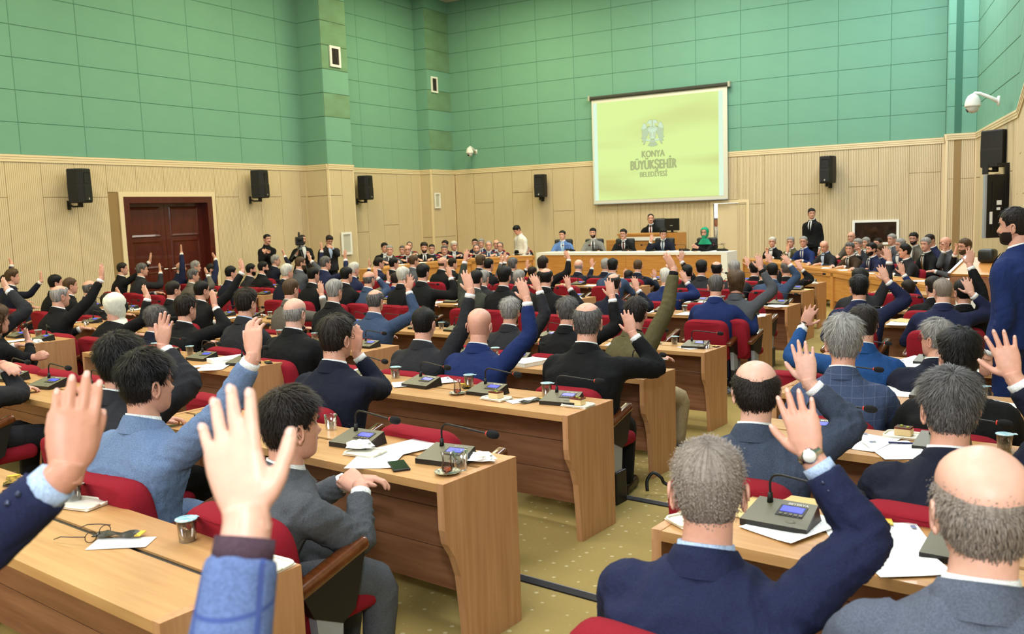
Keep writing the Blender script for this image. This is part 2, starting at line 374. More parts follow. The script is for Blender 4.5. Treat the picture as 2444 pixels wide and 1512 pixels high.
# two made-up, unseen windows with glowing panes, added to house the rear fill
for i, lx in enumerate((-6.6, -.4)):
    wn = struct(ob('window_%d' % (i+1), None, None, (lx, Y0, 4.4)))
    for (a, b, c, d) in ((-2.6, 2.6, -2.3, -2.2), (-2.6, 2.6, 2.2, 2.3), (-2.6, -2.5, -2.2, 2.2), (2.5, 2.6, -2.2, 2.2), (-.04, .04, -2.2, 2.2)):
        mb = MB(); mb.box((a, .02, c), (b, .14, d)); part('window_frame', mb, WHITE, wn)
    for a, b in ((-2.5, -.04), (.04, 2.5)):
        mb = MB(); mb.box((a, .03, -2.2), (b, .05, 2.2)); part('pane', mb, mat('fill_glow_pane', srgb(200, 215, 230), .2, emit=((.85, .93, 1, 1), .8)), wn)
# ------------------------------------------------------------------ fixtures on the walls
SPK = mat('speaker_black', srgb(18, 18, 18), .5, bump=((900, 900, 900), .3)); LOGO = mat('logo_silver', srgb(200, 200, 190), .3, .5)
def speaker_parts(root):
    mb = MB(); pts = [(-.19, .16), (.19, .16), (.17, -.05), (.12, -.16), (-.12, -.16), (-.17, -.05)]
    def ring(z, s, dy=0): return [(x*s, y*s+dy, z) for x, y in pts]
    mb.loft([ring(-.335, .90), ring(-.32, .97), ring(-.02, 1.0), ring(.02, .985), ring(.03, .99), ring(.32, .97), ring(.34, .90)]); part('cabinet', mb, SPK, root)
    mb = MB(); mb.rbox((-.115, -.172, -.30), (.115, -.155, .0), .008); part('woofer_grille', mb, SPK, root)
    mb = MB(); mb.add([(-.10, -.165, .06), (.10, -.165, .06), (.10, -.165, .26), (-.10, -.165, .26), (-.04, -.12, .12), (.04, -.12, .12), (.04, -.12, .20), (-.04, -.12, .20)], [(0, 1, 5, 4), (1, 2, 6, 5), (2, 3, 7, 6), (3, 0, 4, 7), (4, 5, 6, 7)]); part('horn', mb, SPK, root)
    mb = MB(); mb.rbox((-.015, -.176, -.275), (.015, -.168, -.235), .004); part('badge', mb, LOGO, root)
    mb = MB(); mb.box((-.035, .0, -.42), (.035, .07, -.33)); mb.tube([(0, .03, -.40), (0, .2, -.40), (0, .3, -.36)], .02, 8); mb.box((-.05, .29, -.46), (.05, .305, -.28)); part('bracket', mb, SPK, root)
spk0 = None
for (x, y, zc, rz, lab) in (
    (XL+.34, 11.03, 2.66, math.pi/2+.35, 'black loudspeaker on ribbed wall beyond the mahogany door, farthest from the corner'),
    (XL+.34, 15.80, 2.74, math.pi/2+.35, 'black loudspeaker on ribbed wall between mahogany door and standing camera crew'),
    (XL+.34, 19.75, 2.68, math.pi/2+.2, 'black loudspeaker half hidden behind the beige wall column'),
    (-13.15, YB-.34, 2.61, .25, 'black loudspeaker on back wall between corner and projection screen'),
    (-4.87, YB-.34, 2.63, -.1, 'black loudspeaker on back wall above the standing guard')):
    if spk0 is None:
        spk0 = thing('wall_speaker', lab, 'speaker', (x, y, zc), rz, 'loudspeakers on the walls'); speaker_parts(spk0)
    else: dup(spk0, (x, y, zc), rz, lab)
p = on_z(2380, 355, 2.62)
d0 = 16.4; c = CAMP+ray(2380, 355)*d0
s5 = dup(spk0, tuple(c), math.radians(150), 'large black loudspeaker above the wall display at the right edge'); s5.scale = (1.12, 1.12, 1.0)
# vents and small wall boxes
DARKSL = mat('vent_dark', srgb(58, 52, 48), .6); SILVER = mat('mirror_panel', srgb(198, 196, 180), .3, .1)
def framed(name, label, cat, c, w, h, rz, inner, slats, group=None):
    t = thing(name, label, cat, tuple(c), rz, group)
    mb = MB(); b = min(.06, w*.16)
    for (x0, x1, z0, z1) in ((-w/2, w/2, h/2-b, h/2), (-w/2, w/2, -h/2, -h/2+b), (-w/2, -w/2+b, -h/2+b, h/2-b), (w/2-b, w/2, -h/2+b, h/2-b)): mb.box((x0, -.035, z0), (x1, 0, z1))
    part('frame', mb, WHITE, t)
    mb = MB(); mb.box((-w/2+b, -.008, -h/2+b), (w/2-b, 0, h/2-b)); part('panel', mb, inner, t)
    for i in range(slats):
        x = -w/2+b+(i+.5)*(w-2*b)/slats; mb = MB(); mb.box((x-.008, -.028, -h/2+b), (x+.004, -.01, h/2-b)); part('slat', mb, DARKSL, t)
    return t
framed('wall_vent', 'white framed air vent high on the wide green column', 'vent', (-16.115, 18.22, 6.03), .40, .53, math.pi/2, DARKSL, 5, 'air vents')
framed('wall_vent', 'white framed air vent high on the green corner pier', 'vent', (-16.465, 22.78+.32, 5.85), .33, .48, math.pi/2, DARKSL, 4, 'air vents')
framed('wall_box', 'white framed pale panel on beige pier beside the back corner', 'wall box', (-16.455, 22.98, 2.30), .30, .48, math.pi/2, SILVER, 0)
framed('wall_box', 'white framed pale panel beside the man in light blue shirt', 'wall box', (-16.10, 18.25, 1.18), .40, .60, math.pi/2, SILVER, 0)
framed('wall_vent', 'narrow white framed vent at top of the pier by back wall', 'vent', (-2.10, 23.3, 6.5), .5, .55, math.radians(-84), DARKSL, 4, 'air vents')
GLASS_D = mat('control_window_glass', srgb(20, 16, 14), .08, spec=.8, noise=((5, 5, 5), .2, srgb(60, 40, 26)))
t = framed('control_window', 'white framed dark observation window on the back wall behind seated guests', 'window', (-3.75, YB-.02, 1.03), 1.10, .62, 0, GLASS_D, 0)
# dome cameras
def dome(c, rz, lab, s=1.0):
    t = thing('dome_camera', lab, 'camera', tuple(c), rz, 'ceiling dome security cameras'); t.scale = (s, s, s)
    mb = MB(); mb.tube([(0, .36, -.02), (0, .24, .05), (0, .1, .12), (0, .03, .13), (0, 0, .10)], [.035, .026, .024, .026, .03], 10); mb.box((-.05, .34, -.08), (.05, .37, .06)); part('arm', mb, WHITE, t, True)
    mb = MB(); mb.lathe([(.03, .12), (.075, .09), (.105, .03), (.118, -.05), (.118, -.07), (.098, -.075)], 18); part('housing', mb, WHITE, t, True)
    mb = MB(); mb.lathe([(.095, -.07), (.092, -.10), (.072, -.145), (.03, -.17), (.002, -.173)], 18); part('dome', mb, mat('dome_grey', srgb(205, 205, 200), .15), t, True)
    mb = MB(); mb.tube([(0, -.06, -.12), (.0, -.085, -.135)], .03, 12); part('lens', mb, BLACKP, t)
dome((-15.6, YB-.36, 3.80), 0.0, 'small white dome camera on the green back wall left of the screen')
c = CAMP+ray(2322, 243)*16.0; dome(c, math.radians(-80), 'large white dome camera on a curved arm near the wall display', 1.15)
# wall display seen from behind on the right wall
dd = 16.0; c00 = CAMP+ray(2350, 417)*dd; c10 = CAMP+ray(2431, 421)*dd; c01 = CAMP+ray(2352, 568)*dd
rx = c10-c00; wv = np.linalg.norm(rx); az = math.atan2(rx[1], rx[0]); hv = c00[2]-c01[2]
t = thing('wall_display', 'tall black display panel with silver edge beneath the large loudspeaker', 'display', tuple(c01), az)
mb = MB(); mb.rbox((0, 0, 0), (wv, .06, hv), .01); part('panel', mb, mat('display_black', srgb(12, 12, 13), .25), t)
mb = MB(); mb.box((-.035, -.01, 0), (0, .06, hv)); part('silver_edge', mb, GREYM, t)
for x in (.16, .52):
    mb = MB(); mb.box((wv*x, -.012, .1), (wv*x+.015, 0, hv-.12)); part('ridge', mb, BLACKP, t)
for (x, z, w_, h_) in ((.30, .52, .08, .08), (.30, .44, .06, .045), (.10, .22, .045, .22), (.80, .78, .03, .01)):
    mb = MB(); mb.box((wv*x, -.014, hv*z), (wv*x+w_, -.001, hv*z+h_)); part('sticker', mb, WHITE, t)
for bx in (((wv*.55, .02, hv-.01), (wv*.7, .06, hv+.18)), ((wv*.3, .03, hv+.16), (wv*.72, .07, hv+.2)), ((wv*.5, .05, hv*.5), (wv*.7, .5, hv*.55))):
    mb = MB(); mb.box(*bx); part('mount', mb, BLACKP, t)
# projection screen
sx0, sx1, sz0, sz1, sy = -11.48, -7.48, 2.0, 5.0, YB-.12
scr = thing('projection_screen', 'pull-down projection screen glowing yellow green with emblem and city lettering', 'screen', ((sx0+sx1)/2, sy, sz0))
W2 = (sx1-sx0)/2; HH = sz1-sz0
mb = MB(); mb.rbox((-W2-.06, -.05, HH-.02), (W2+.06, .07, HH+.08), .03); part('case', mb, mat('screen_case', srgb(52, 54, 44), .5), scr)
for sx in (-1, 1):
    mb = MB(); mb.box((sx*(W2+.06)-.03, -.06, HH-.04), (sx*(W2+.06)+.03, .08, HH+.1)); part('end_cap', mb, mat('cap_grey', srgb(170, 170, 150), .5), scr)
mb = MB(); mb.box((-W2, 0, 0), (W2, .008, HH)); part('sheet', mb, mat('screen_sheet', srgb(215, 214, 196), .8), scr)
mb = MB(); mb.tube([(-W2, .0, 0), (W2, 0, 0)], .02, 8); part('weight_bar', mb, GREYM, scr)
def emis(name, col, st):
    m = mat(name, (0, 0, 0, 1), .9, emit=(col, st), spec=0.0); return m
mb = MB(); a = W2
for (x0, x1, mi) in ((-a+.05, -a+.17, 1), (-a+.17, a-.24, 0), (a-.24, a-.12, 1)): mb.box((x0, -.004, .10), (x1, -.001, HH-.12), mi)
EMY = emis('projected_yellow', srgb(222, 246, 160), 1.0); EMW = emis('projected_white', srgb(226, 252, 226), 1.0)
def soft_bands(m):
    N = m.node_tree.nodes; L = m.node_tree.links; b = N['Principled BSDF']
    tc = N.new('ShaderNodeTexCoord'); mp = N.new('ShaderNodeMapping'); mp.inputs['Rotation'].default_value = (0, math.radians(-28), 0); mp.inputs['Scale'].default_value = (.18, 1, 1.0)
    n = N.new('ShaderNodeTexNoise'); n.inputs['Scale'].default_value = 1.25; n.inputs['Detail'].default_value = 1.5
    r = N.new('ShaderNodeValToRGB'); r.color_ramp.elements[0].position = .34; r.color_ramp.elements[1].position = .52
    r.color_ramp.elements[0].color = srgb(214, 226, 146); r.color_ramp.elements[1].color = srgb(224, 248, 160)
    L.new(tc.outputs['Object'], mp.inputs[0]); L.new(mp.outputs[0], n.inputs['Vector']); L.new(n.outputs['Fac'], r.inputs[0]); L.new(r.outputs[0], b.inputs['Emission Color'])
soft_bands(EMY)
part('projected_image', mb, [EMY, EMW], scr)
def text_mesh(txt, size, ext=.0, bold=0.0, sx=1.0):
    cu = bpy.data.curves.new('t', 'FONT'); cu.body = txt; cu.size = size; cu.align_x = 'CENTER'; cu.extrude = ext; cu.offset = 0.0
    o = bpy.data.objects.new('t', cu); COL.objects.link(o)
    me = bpy.data.meshes.new_from_object(o.evaluated_get(bpy.context.evaluated_depsgraph_get()))
    bpy.data.objects.remove(o); bpy.data.curves.remove(cu)
    n = len(me.vertices); co = np.empty(n*3); me.vertices.foreach_get('co', co); co = co.reshape(-1, 3)
    co[:, 0] *= sx; co = np.stack([co[:, 0], -co[:, 2]*0-.0, co[:, 1]], 1); me.vertices.foreach_set('co', co.ravel()); me.update()
    if bold:
        fs = [tuple(p.vertices) for p in me.polygons]; mb = MB(); co = co.reshape(-1, 3)
        for i, (dx, dz) in enumerate(((-1, 0), (1, 0), (0, .7), (0, -.7), (-.5, 0), (.5, 0), (0, 0))): mb.add(co+np.array([dx*bold, -i*.0004, dz*bold]), fs)
        me = mb.mesh('t', [])
    return me
EMG = emis('projected_grey', srgb(176, 188, 130), 1.0); EML = emis('projected_pale', srgb(214, 238, 206), 1.0); EMM = emis('projected_mid', srgb(196, 216, 176), 1.0)
for txt, wdt, cap, z in (('KONYA', .70, .20, 1.25), ('B\u00dcY\u00dcK\u015eEH\u0130R', 1.40, .28, .915), ('BELED\u0130YES\u0130', .83, .155, .707)):
    me = text_mesh(txt, 1.0, 0, 0); co = np.empty(len(me.vertices)*3); me.vertices.foreach_get('co', co); co = co.reshape(-1, 3); bold = cap*.065
    co[:, 0] *= (wdt-2*bold)/(co[:, 0].max()-co[:, 0].min()); co[:, 0] -= (co[:, 0].max()+co[:, 0].min())/2; co[:, 2] *= (cap-1.0*bold)/.729
    fs = [tuple(p.vertices) for p in me.polygons]; mb = MB()
    for i_, (dx, dz) in enumerate(((-1, 0), (1, 0), (0, .5), (0, -.5), (-.5, 0), (.5, 0), (0, 0))): mb.add(co+np.array([dx*bold, -i_*.0004, dz*bold+bold*.5]), fs)
    o_ = part('lettering', mb, EMG, scr); o_.location = (-.12, -.012, z); bpy.data.meshes.remove(me)
# double-headed eagle emblem, flat print
def flat(polys, y, m, name):
    mb = MB()
    for pl in polys: mb.add([(x, y, z) for x, z in pl], [tuple(range(len(pl)))])
    o = part(name, mb, m, scr); o.location = (-.13, 0, 1.585); o.scale = (1.22, 1, 1); return o
def mir(p): return [(-x, z) for x, z in p][::-1]
wing = [(.09, .50), (.17, .46), (.24, .47), (.26, .38), (.25, .26), (.28, .20), (.245, .19), (.26, .11), (.225, .115), (.235, .03), (.19, .06), (.17, .14), (.14, .25), (.09, .36)]
tip = [(.14, .48), (.15, .56), (.19, .62), (.22, .60), (.25, .52), (.27, .44), (.20, .46)]
body = [(-.09, .50), (.09, .50), (.11, .42), (.08, .37), (.07, .22), (.04, .17), (-.04, .17), (-.07, .22), (-.08, .37), (-.11, .42)]
headp = [(.01, .51), (.07, .51), (.04, .57), (.10, .60), (.125, .57), (.13, .62), (.08, .68), (.03, .69), (.01, .66)]
tail = [(-.055, .15), (.055, .15), (.06, .08), (.115, .0), (.06, -.03), (0, -.04), (-.06, -.03), (-.115, .0), (-.06, .08)]
claw = [(.05, .20), (.09, .14), (.15, .19), (.17, .13), (.11, .10), (.05, .12)]
outl = lambda p, k: [((x-np.mean([q[0] for q in p]))*k+np.mean([q[0] for q in p]), (z-np.mean([q[1] for q in p]))*k+np.mean([q[1] for q in p])) for x, z in p]
shapes = [wing, mir(wing), tip, mir(tip), body, headp, mir(headp), tail, claw, mir(claw)]
flat([outl(s, 1.13) for s in shapes], -.008, EMG, 'emblem_outline')
flat([wing, mir(wing), tail], -.011, EMM, 'emblem_wing')
flat([tip, mir(tip), body, headp, mir(headp), claw, mir(claw)], -.013, EML, 'emblem_body')
feath = []
for k in range(6):
    x = -.085+.034*k; feath.append([(x*.6-.004, .06), (x*.6+.004, .06), (x+.004, -.02), (x-.004, -.02)])
for fl in feath+[[(-.045, .36), (-.03, .36), (-.03, .22), (-.045, .22)], [(.03, .36), (.045, .36), (.045, .22), (.03, .22)], [(-.08, .475), (.08, .475), (.08, .465), (-.08, .465)]]: flat([fl], -.015, EMG, 'emblem_line')
# ------------------------------------------------------------------ desks in rows
ROWV = {1: 1.22, 2: 2.55, 3: 3.97, 4: 5.5, 5: 7.37, 6: 9.92, 7: 11.15, 8: 13.2, 9: 14.5}
ORD = {1: 'rearmost', 2: 'second rearmost', 3: 'third rearmost', 4: 'fourth from the rear', 5: 'fifth from the rear', 6: 'fourth from the front', 7: 'third from the front', 8: 'second from the front', 9: 'frontmost'}
def rowz(r): return tz(ROWV[r]+.2)
PITCH_SEAT = .56
A_R = {1: -2.17, 2: -2.34, 3: -2.70, 4: -3.08, 5: -3.50, 6: -4.05, 7: -4.14, 8: -4.66, 9: -4.9}
B_R = {2: -5.40, 3: -5.75, 4: -5.97, 5: -6.5, 6: -7.1, 7: -7.32, 8: -7.5, 9: -7.75}
BLOCKS = {}
for r in range(1, 10):
    L_ = []
    if 2 <= r <= 8: L_.append(('R', A_R[r]+.93+(1.68 if r < 6 else 1.12), 3 if r < 6 else 2))
    L_.append(('A', A_R[r], 4))
    if r in B_R: L_.append(('B', B_R[r], 4))
    if 3 <= r <= 8: L_.append(('C', -9.15-.19*(ROWV[r]-4.35), 4))
    if 5 <= r <= 8: L_.append(('D', -12.3-.19*(ROWV[r]-4.35), 4))
    BLOCKS[r] = L_
DD = .48
side_prof = [(0, .715), (0, .56), (.012, .50), (.055, .43), (.085, .34), (.10, .20), (.115, .0), (DD, 0), (DD, .715)]
def desk_mesh_end():
    mb = MB(); mb.prism(side_prof, 0, -.036, 0.0); return mb.mesh('end_panel', WOODZ)
END = desk_mesh_end()
def mesh_box(name, lo, hi, m): mb = MB(); mb.box(lo, hi); return mb.mesh(name, m)
BN = {'R': 'block beside the right aisle', 'A': 'block in the middle', 'B': 'block left of the middle', 'C': 'third block from the aisle', 'D': 'block by the left wall'}
DMESH = {}
def desk(r, blk, uR, n):
    Ld = n*PITCH_SEAT; t = thing('row_desk', 'long wooden desk, %s row, %s' % (ORD[r], BN[blk]), 'desk', tuple(uv(uR, ROWV[r], rowz(r))), TH, 'wooden row desks')
    if n not in DMESH:
        D = {}
        mb = MB(); mb.box((-Ld+.036, 0, .715), (-.036, .26, .75)); D['top'] = mb.mesh('desk_top', WOODX)
        mb = MB(); mb.box((-Ld+.036, .285, .715), (-.036, DD, .75)); D['top_rear'] = mb.mesh('desk_top', WOODX)
        mb = MB(); mb.box((-Ld+.036, .26, .70), (-.036, .285, .742)); D['cable_channel'] = mb.mesh('cable_channel', BLACKP)
        mb = MB(); mb.box((-Ld, 0, .715), (-Ld+.036, DD, .752)); D['end_cap'] = mb.mesh('end_cap', WOODZ)
        mb = MB(); mb.box((-.036, 0, .715), (0, DD, .752)); D['end_cap2'] = mb.mesh('end_cap', WOODZ)
        for i, (a, b) in enumerate(((.13, .315), (.319, .50), (.504, .675))):
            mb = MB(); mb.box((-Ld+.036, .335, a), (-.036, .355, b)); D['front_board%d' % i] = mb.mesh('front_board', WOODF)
        DMESH[n] = D
    for k, me in DMESH[n].items(): ob(me.name.split('.')[0], me, t)
    ob('end_panel', END, t, (0, 0, 0)); ob('end_panel', END, t, (-Ld+.036, 0, 0))
    return t
def in_view(p, mx=220, my=260):
    q = np.asarray(p)-CAMP; wz = q@cF
    if wz < .3: return False
    x, y = 1222+FPX*(q@cR)/wz, 756+FPX*(q@cD)/wz
    return -mx < x < 2444+mx and 400 < y < 1512+my
DESKS = []
for r in range(1, 10):
    for blk, uR, n in BLOCKS[r]:
        if blk == 'D' and uv(uR-n*PITCH_SEAT, ROWV[r])[0] < XL+.4: n = 3 if uv(uR-3*PITCH_SEAT, ROWV[r])[0] > XL+.4 else 2
        if not (in_view(uv(uR, ROWV[r], .7)) or in_view(uv(uR-n*PITCH_SEAT, ROWV[r], .7)) or in_view(uv(uR-n*.28, ROWV[r], .7))): continue
        desk(r, blk, uR, n); DESKS.append((r, blk, uR, n))
# ------------------------------------------------------------------ chairs
def rounded_back(w_, h_, th, n=5):
    """upholstered back, rounded corners, slightly concave: grid loft"""
    mb = MB(); rings = []; K = 28
    for sc, y in ((.90, -.5), (.965, -.42), (1, -.2), (1, .2), (.965, .42), (.90, .5)):
        rg = []
        for i in range(K):
            a = 2*math.pi*i/K; c, s_ = math.cos(a), math.sin(a); e = .42
            x = math.copysign(abs(c)**e, c)*w_/2*(1-(1-sc)*.6); z = math.copysign(abs(s_)**e, s_)*h_/2*(1-(1-sc)*.6)
            rg.append((x, y*th+.035*(x/(w_/2))**2, z+h_/2))
        rings.append(rg)
    mb.loft(rings); return mb
mbk = rounded_back(.50, .44, .105); bk = mbk.arr(); bk = tr(xf((0, -.03, .41), rx=math.radians(8)), bk); mbk.v = [bk]; CH_BACK = mbk.mesh('backrest', RED, True)
mbs = MB(); mbs.rbox((-.235, -.02, .40), (.235, .43, .49), .04, 4); CH_SEAT = mbs.mesh('seat', RED, True)
def arm_mesh():
    mb = MB(); M = xf((0, 0, .58), rx=math.radians(16)); mb.rbox((-.032, -.06, .0), (.032, .30, .05), .018, 3, M=M); return mb.mesh('armrest', ARMW, True)
def armside():
    mb = MB(); pts = [(-.02, .585), (.26, .665), (.20, .47), (.14, .44), (.02, .50)]; mb.prism(pts, 0, -.026, .026); return mb.mesh('arm_side', BLACKP)
def armsup():
    mb = MB(); pts = [(.03, .52), (.15, .48), (.13, .25), (.17, .04), (.05, .04), (.05, .26)]; mb.prism(pts, 0, -.02, .02); return mb.mesh('arm_support', GREYM)
def armbox():
    mb = MB(); mb.rbox((-.028, .04, .06), (.028, .17, .30), .008, 2); return mb.mesh('support_cover', BLACKP)
AM, AS, AP, AB = arm_mesh(), armside(), armsup(), armbox()
mb = MB(); mb.lathe([(.15, 0), (.15, .015), (.06, .03), (.045, .06), (.045, .40)], 14, (0, .2, 0)); CH_PED = mb.mesh('pedestal', GREYM, True)
mb = MB(); mb.rbox((-.21, -.115, .45), (.21, -.08, .72), .01, 2); CH_SHELL = mb.mesh('back_shell', GREYM)
chair0 = None
def chair(loc, rz, label, group='red auditorium chairs'):
    global chair0
    if chair0 is None:
        chair0 = thing('auditorium_chair', label, 'chair', tuple(loc), rz, group)
        ob('backrest', CH_BACK, chair0); ob('seat', CH_SEAT, chair0); ob('pedestal', CH_PED, chair0)
        for sx in (-1, 1):
            ob('armrest', AM, chair0, (sx*.262, 0, 0)); ob('arm_side', AS, chair0, (sx*.262, 0, 0)); ob('arm_support', AP, chair0, (sx*.262, 0, 0)); ob('support_cover', AB, chair0, (sx*.268, 0, 0))
        return chair0
    return dup(chair0, tuple(loc), rz, label)
# ------------------------------------------------------------------ stage, council podium and front tables
STAGE = 0.0
mb = MB(); poly = [(XL, 15.9), (-13.2, 16.6), (-9.5, 18.2), (-5.9, 17.9), (-5.2, YB), (XL, YB)]
mb.prism(poly, 2, -.25, STAGE); struct(part('floor_stage', mb, CARPET))
pa, pb = on_z(1280, 603, .80), on_z(1735, 601, .80)
paz = math.atan2(pb[1]-pa[1], pb[0]-pa[0]); pl = np.linalg.norm((pb-pa)[:2])
t = thing('council_podium', 'long council desk with wooden front panel and white frame below the screen', 'desk', (pa[0], pa[1], STAGE), paz)
mb = MB(); mb.box((0, 0, .74), (pl, .62, .80)); part('top', mb, WHITE, t)
for x in (0, pl-.14):
    mb = MB(); mb.box((x, 0, 0), (x+.14, .60, .74)); part('end_panel', mb, WHITE, t)
for k in range(4):
    mb = MB(); a = .14+k*(pl-.28)/4; mb.box((a+.003, .03, .02), (a+(pl-.28)/4-.003, .05, .74)); part('front_panel', mb, WOODT, t)
def podium_chair(c, rz, lab, h=.62):
    t = thing('office_chair', lab, 'chair', tuple(c), rz, 'black leather podium chairs')
    mb = MB(); mb.rbox((-.24, -.22, .42), (.24, .24, .50), .04, 3); part('seat', mb, BLK_LEATHER, t, True)
    mb = MB(); mb.rbox((-.24, -.30, .48), (.24, -.21, .48+h), .045, 4); part('backrest', mb, BLK_LEATHER, t, True)
    mb = MB(); mb.lathe([(.24, 0), (.22, .04), (.03, .07), (.03, .42)], 10); part('pedestal', mb, BLACKP, t)
    return t
BLK_LEATHER = mat('black_leather', srgb(30, 32, 30), .4)
# chairman's raised desk
ca = on_v(1450, 575, 20.35); cb = on_v(1584, 575, 20.35); zc = on_v(1520, 557, 20.35)[2]
caz = math.atan2(cb[1]-ca[1], cb[0]-ca[0]); cl = np.linalg.norm((cb-ca)[:2])
t = thing('chair_desk', 'raised wooden desk with white band where the chairman sits', 'desk', (ca[0], ca[1], STAGE), caz)
mb = MB(); mb.box((.3, -.02, zc-.05), (cl, .6, zc)); part('top', mb, WOODT, t)
mb = MB(); mb.box((.35, .0, 0), (cl-.03, .04, zc-.05)); part('front_panel', mb, WOODT, t)
mb = MB(); mb.box((.55, -.03, zc-.18), (cl-.05, .0, zc-.09)); part('white_band', mb, WHITE, t)
mb = MB(); mb.box((0, -.06, 0), (.36, .5, zc-.16)); part('side_wing', mb, WOODT, t)
mb = MB(); mb.box((cl-.04, .0, 0), (cl, .6, zc-.05)); part('end_panel', mb, WOODT, t)
mb = MB(); mb.box((.1, .62, .0), (cl, 1.9, .22)); struct(part('floor_dais', mb, CARPET)).matrix_world = Matrix.Translation((ca[0], ca[1], STAGE)) @ Matrix.Rotation(caz, 4, 'Z')
mo = on_v(1604, 566, 20.75)
t = thing('computer_monitor', 'black computer monitor beside the chairman, seen from behind', 'monitor', (mo[0], mo[1], zc), caz-.15)
mb = MB(); mb.rbox((-.22, -.02, .05), (.22, .03, .36), .012, 2); part('panel', mb, BLACKP, t)
mb = MB(); mb.box((-.03, .0, .0), (.03, .03, .12)); mb.box((-.1, -.08, 0), (.1, .1, .015)); part('stand', mb, BLACKP, t)
mb = MB(); mb.box((-.04, -.026, .17), (.04, -.018, .19)); part('logo', mb, LOGO, t)
mb = MB(); mb.box((-.3, -.2, -.5), (.3, .2, 0)); part('monitor_table', mb, WOODT, t)
# left wing tables on the stage and the right tables on the floor
def table(p, q, z, base, lab, legs=True, front=True):
    az = math.atan2(q[1]-p[1], q[0]-p[0]); L = float(np.linalg.norm((q-p)[:2]))
    t = thing('front_table', lab, 'table', (p[0], p[1], base), az, 'tables facing the audience'); h = z-base
    mb = MB(); mb.box((0, 0, h-.04), (L, .55, h)); part('top', mb, WOODT, t)
    n = max(1, round(L/1.3))
    for k in range(n):
        mb = MB(); mb.box((k*L/n+.004, .03, .16), ((k+1)*L/n-.004, .05, h-.07)); part('front_panel', mb, WOODT, t)
    for k in range(n+1):
        mb = MB(); x = min(max(k*L/n-.03, 0), L-.06); mb.box((x, 0, 0), (x+.06, .5, h-.04)); part('leg_panel', mb, WOODT, t)
    mb = MB(); mb.box((0, .0, h-.12), (L, .03, h-.045)); part('apron', mb, WOODT, t)
    return t
LT = [on_z(905, 642, .74), on_z(1000, 629, .74), on_z(1130, 618, .74), on_z(1276, 609, .74)]
RT = [on_z(1772, 617, .50), on_z(1985, 645, .50), on_z(2130, 668, .50), on_z(2260, 688, .50)]
table(LT[0], LT[1], .74, STAGE, 'wooden stage table nearest the wall column, left of the council desk')
table(LT[1], LT[2], .74, STAGE, 'wooden stage table, middle of the three left of the council desk')
table(LT[2], LT[3], .74, STAGE, 'wooden stage table joining the left end of the council desk')
table(RT[0], RT[1], .50, -.25, 'wooden front table below the standing guard, nearest the council desk')
table(RT[1], RT[2], .50, -.25, 'wooden front table where the man in brown reads a paper')
table(RT[2], RT[3], .50, -.25, 'wooden front table where the man with moustache turns around')
# lectern with slanted console on the far right
lc = CAMP+ray(2345, 640)*11.4
t = thing('lectern', 'wooden speaker lectern with slanted glossy console near the standing man in blue', 'lectern', (lc[0], lc[1], -.25), TH-.25)
lh = lc[2]+.25
mb = MB(); mb.box((-.32, -.2, 0), (.32, -.17, lh-.1)); part('front_panel', mb, WOODF, t)
for x in (-.32, .29):
    mb = MB(); mb.prism([(-.17, 0), (.25, 0), (.25, lh+.08), (-.17, lh-.1)], 0, x, x+.03); part('side_panel', mb, WOODF, t)
mb = MB(); mb.box((-.33, -.22, -.01), (.33, .28, .02), M=xf((0, 0, lh), rx=math.radians(22))); part('console', mb, WOODT, t)
mb = MB(); mb.box((-.33, -.235, -.02), (-.30, .29, .04), M=xf((0, 0, lh), rx=math.radians(22))); part('silver_edge', mb, CHROME, t)
mb = MB(); mb.rbox((-.22, -.245, lh-.55), (.05, -.2, lh-.35), .01, 2); part('white_plate', mb, WHITE, t)
mb = MB(); mb.rbox((-.1, .05, lh+.07), (.1, .22, lh+.24), .04, 3); part('cover', mb, BLK_LEATHER, t, True)
# ------------------------------------------------------------------ people
SKINS = [mat('skin_%d' % i, srgb(*c), .42, spec=.4, noise=((60, 60, 60), .3, srgb(*[int(x*.94) for x in c]))) for i, c in enumerate(((222, 164, 140), (208, 148, 122), (190, 130, 102), (228, 176, 154)))]
def cloth(name, c, check=None, rough=.85):
    if name in MATS: return MATS[name]
    m = mat(name, srgb(*c), rough, spec=.2, bump=((13, 13, 9), .7))
    N = m.node_tree.nodes; L = m.node_tree.links; b = N['Principled BSDF']
    t = N.new('ShaderNodeTexNoise'); t.inputs['Scale'].default_value = 260; tc = N.new('ShaderNodeTexCoord'); L.new(tc.outputs['Object'], t.inputs['Vector'])
    r = N.new('ShaderNodeValToRGB'); r.color_ramp.elements[0].position = .3; r.color_ramp.elements[1].position = .7
    r.color_ramp.elements[0].color = srgb(*[x*.86 for x in c]); r.color_ramp.elements[1].color = srgb(*[min(255, x*1.08) for x in c])
    L.new(t.outputs['Fac'], r.inputs[0]); out = r.outputs[0]
    if check:
        for ax in (0, 2):
            sp = N.new('ShaderNodeSeparateXYZ'); L.new(tc.outputs['Object'], sp.inputs[0])
            a = N.new('ShaderNodeMath'); a.operation = 'MULTIPLY'; a.inputs[1].default_value = 1/check[1]; L.new(sp.outputs[ax], a.inputs[0])
            f = N.new('ShaderNodeMath'); f.operation = 'FRACT'; L.new(a.outputs[0], f.inputs[0])
            g = N.new('ShaderNodeMath'); g.operation = 'LESS_THAN'; g.inputs[1].default_value = .07; L.new(f.outputs[0], g.inputs[0])
            mx = N.new('ShaderNodeMix'); mx.data_type = 'RGBA'; L.new(g.outputs[0], mx.inputs[0]); L.new(out, mx.inputs[6]); mx.inputs[7].default_value = srgb(*check[0]); out = mx.outputs[2]
    L.new(out, b.inputs['Base Color']); return m
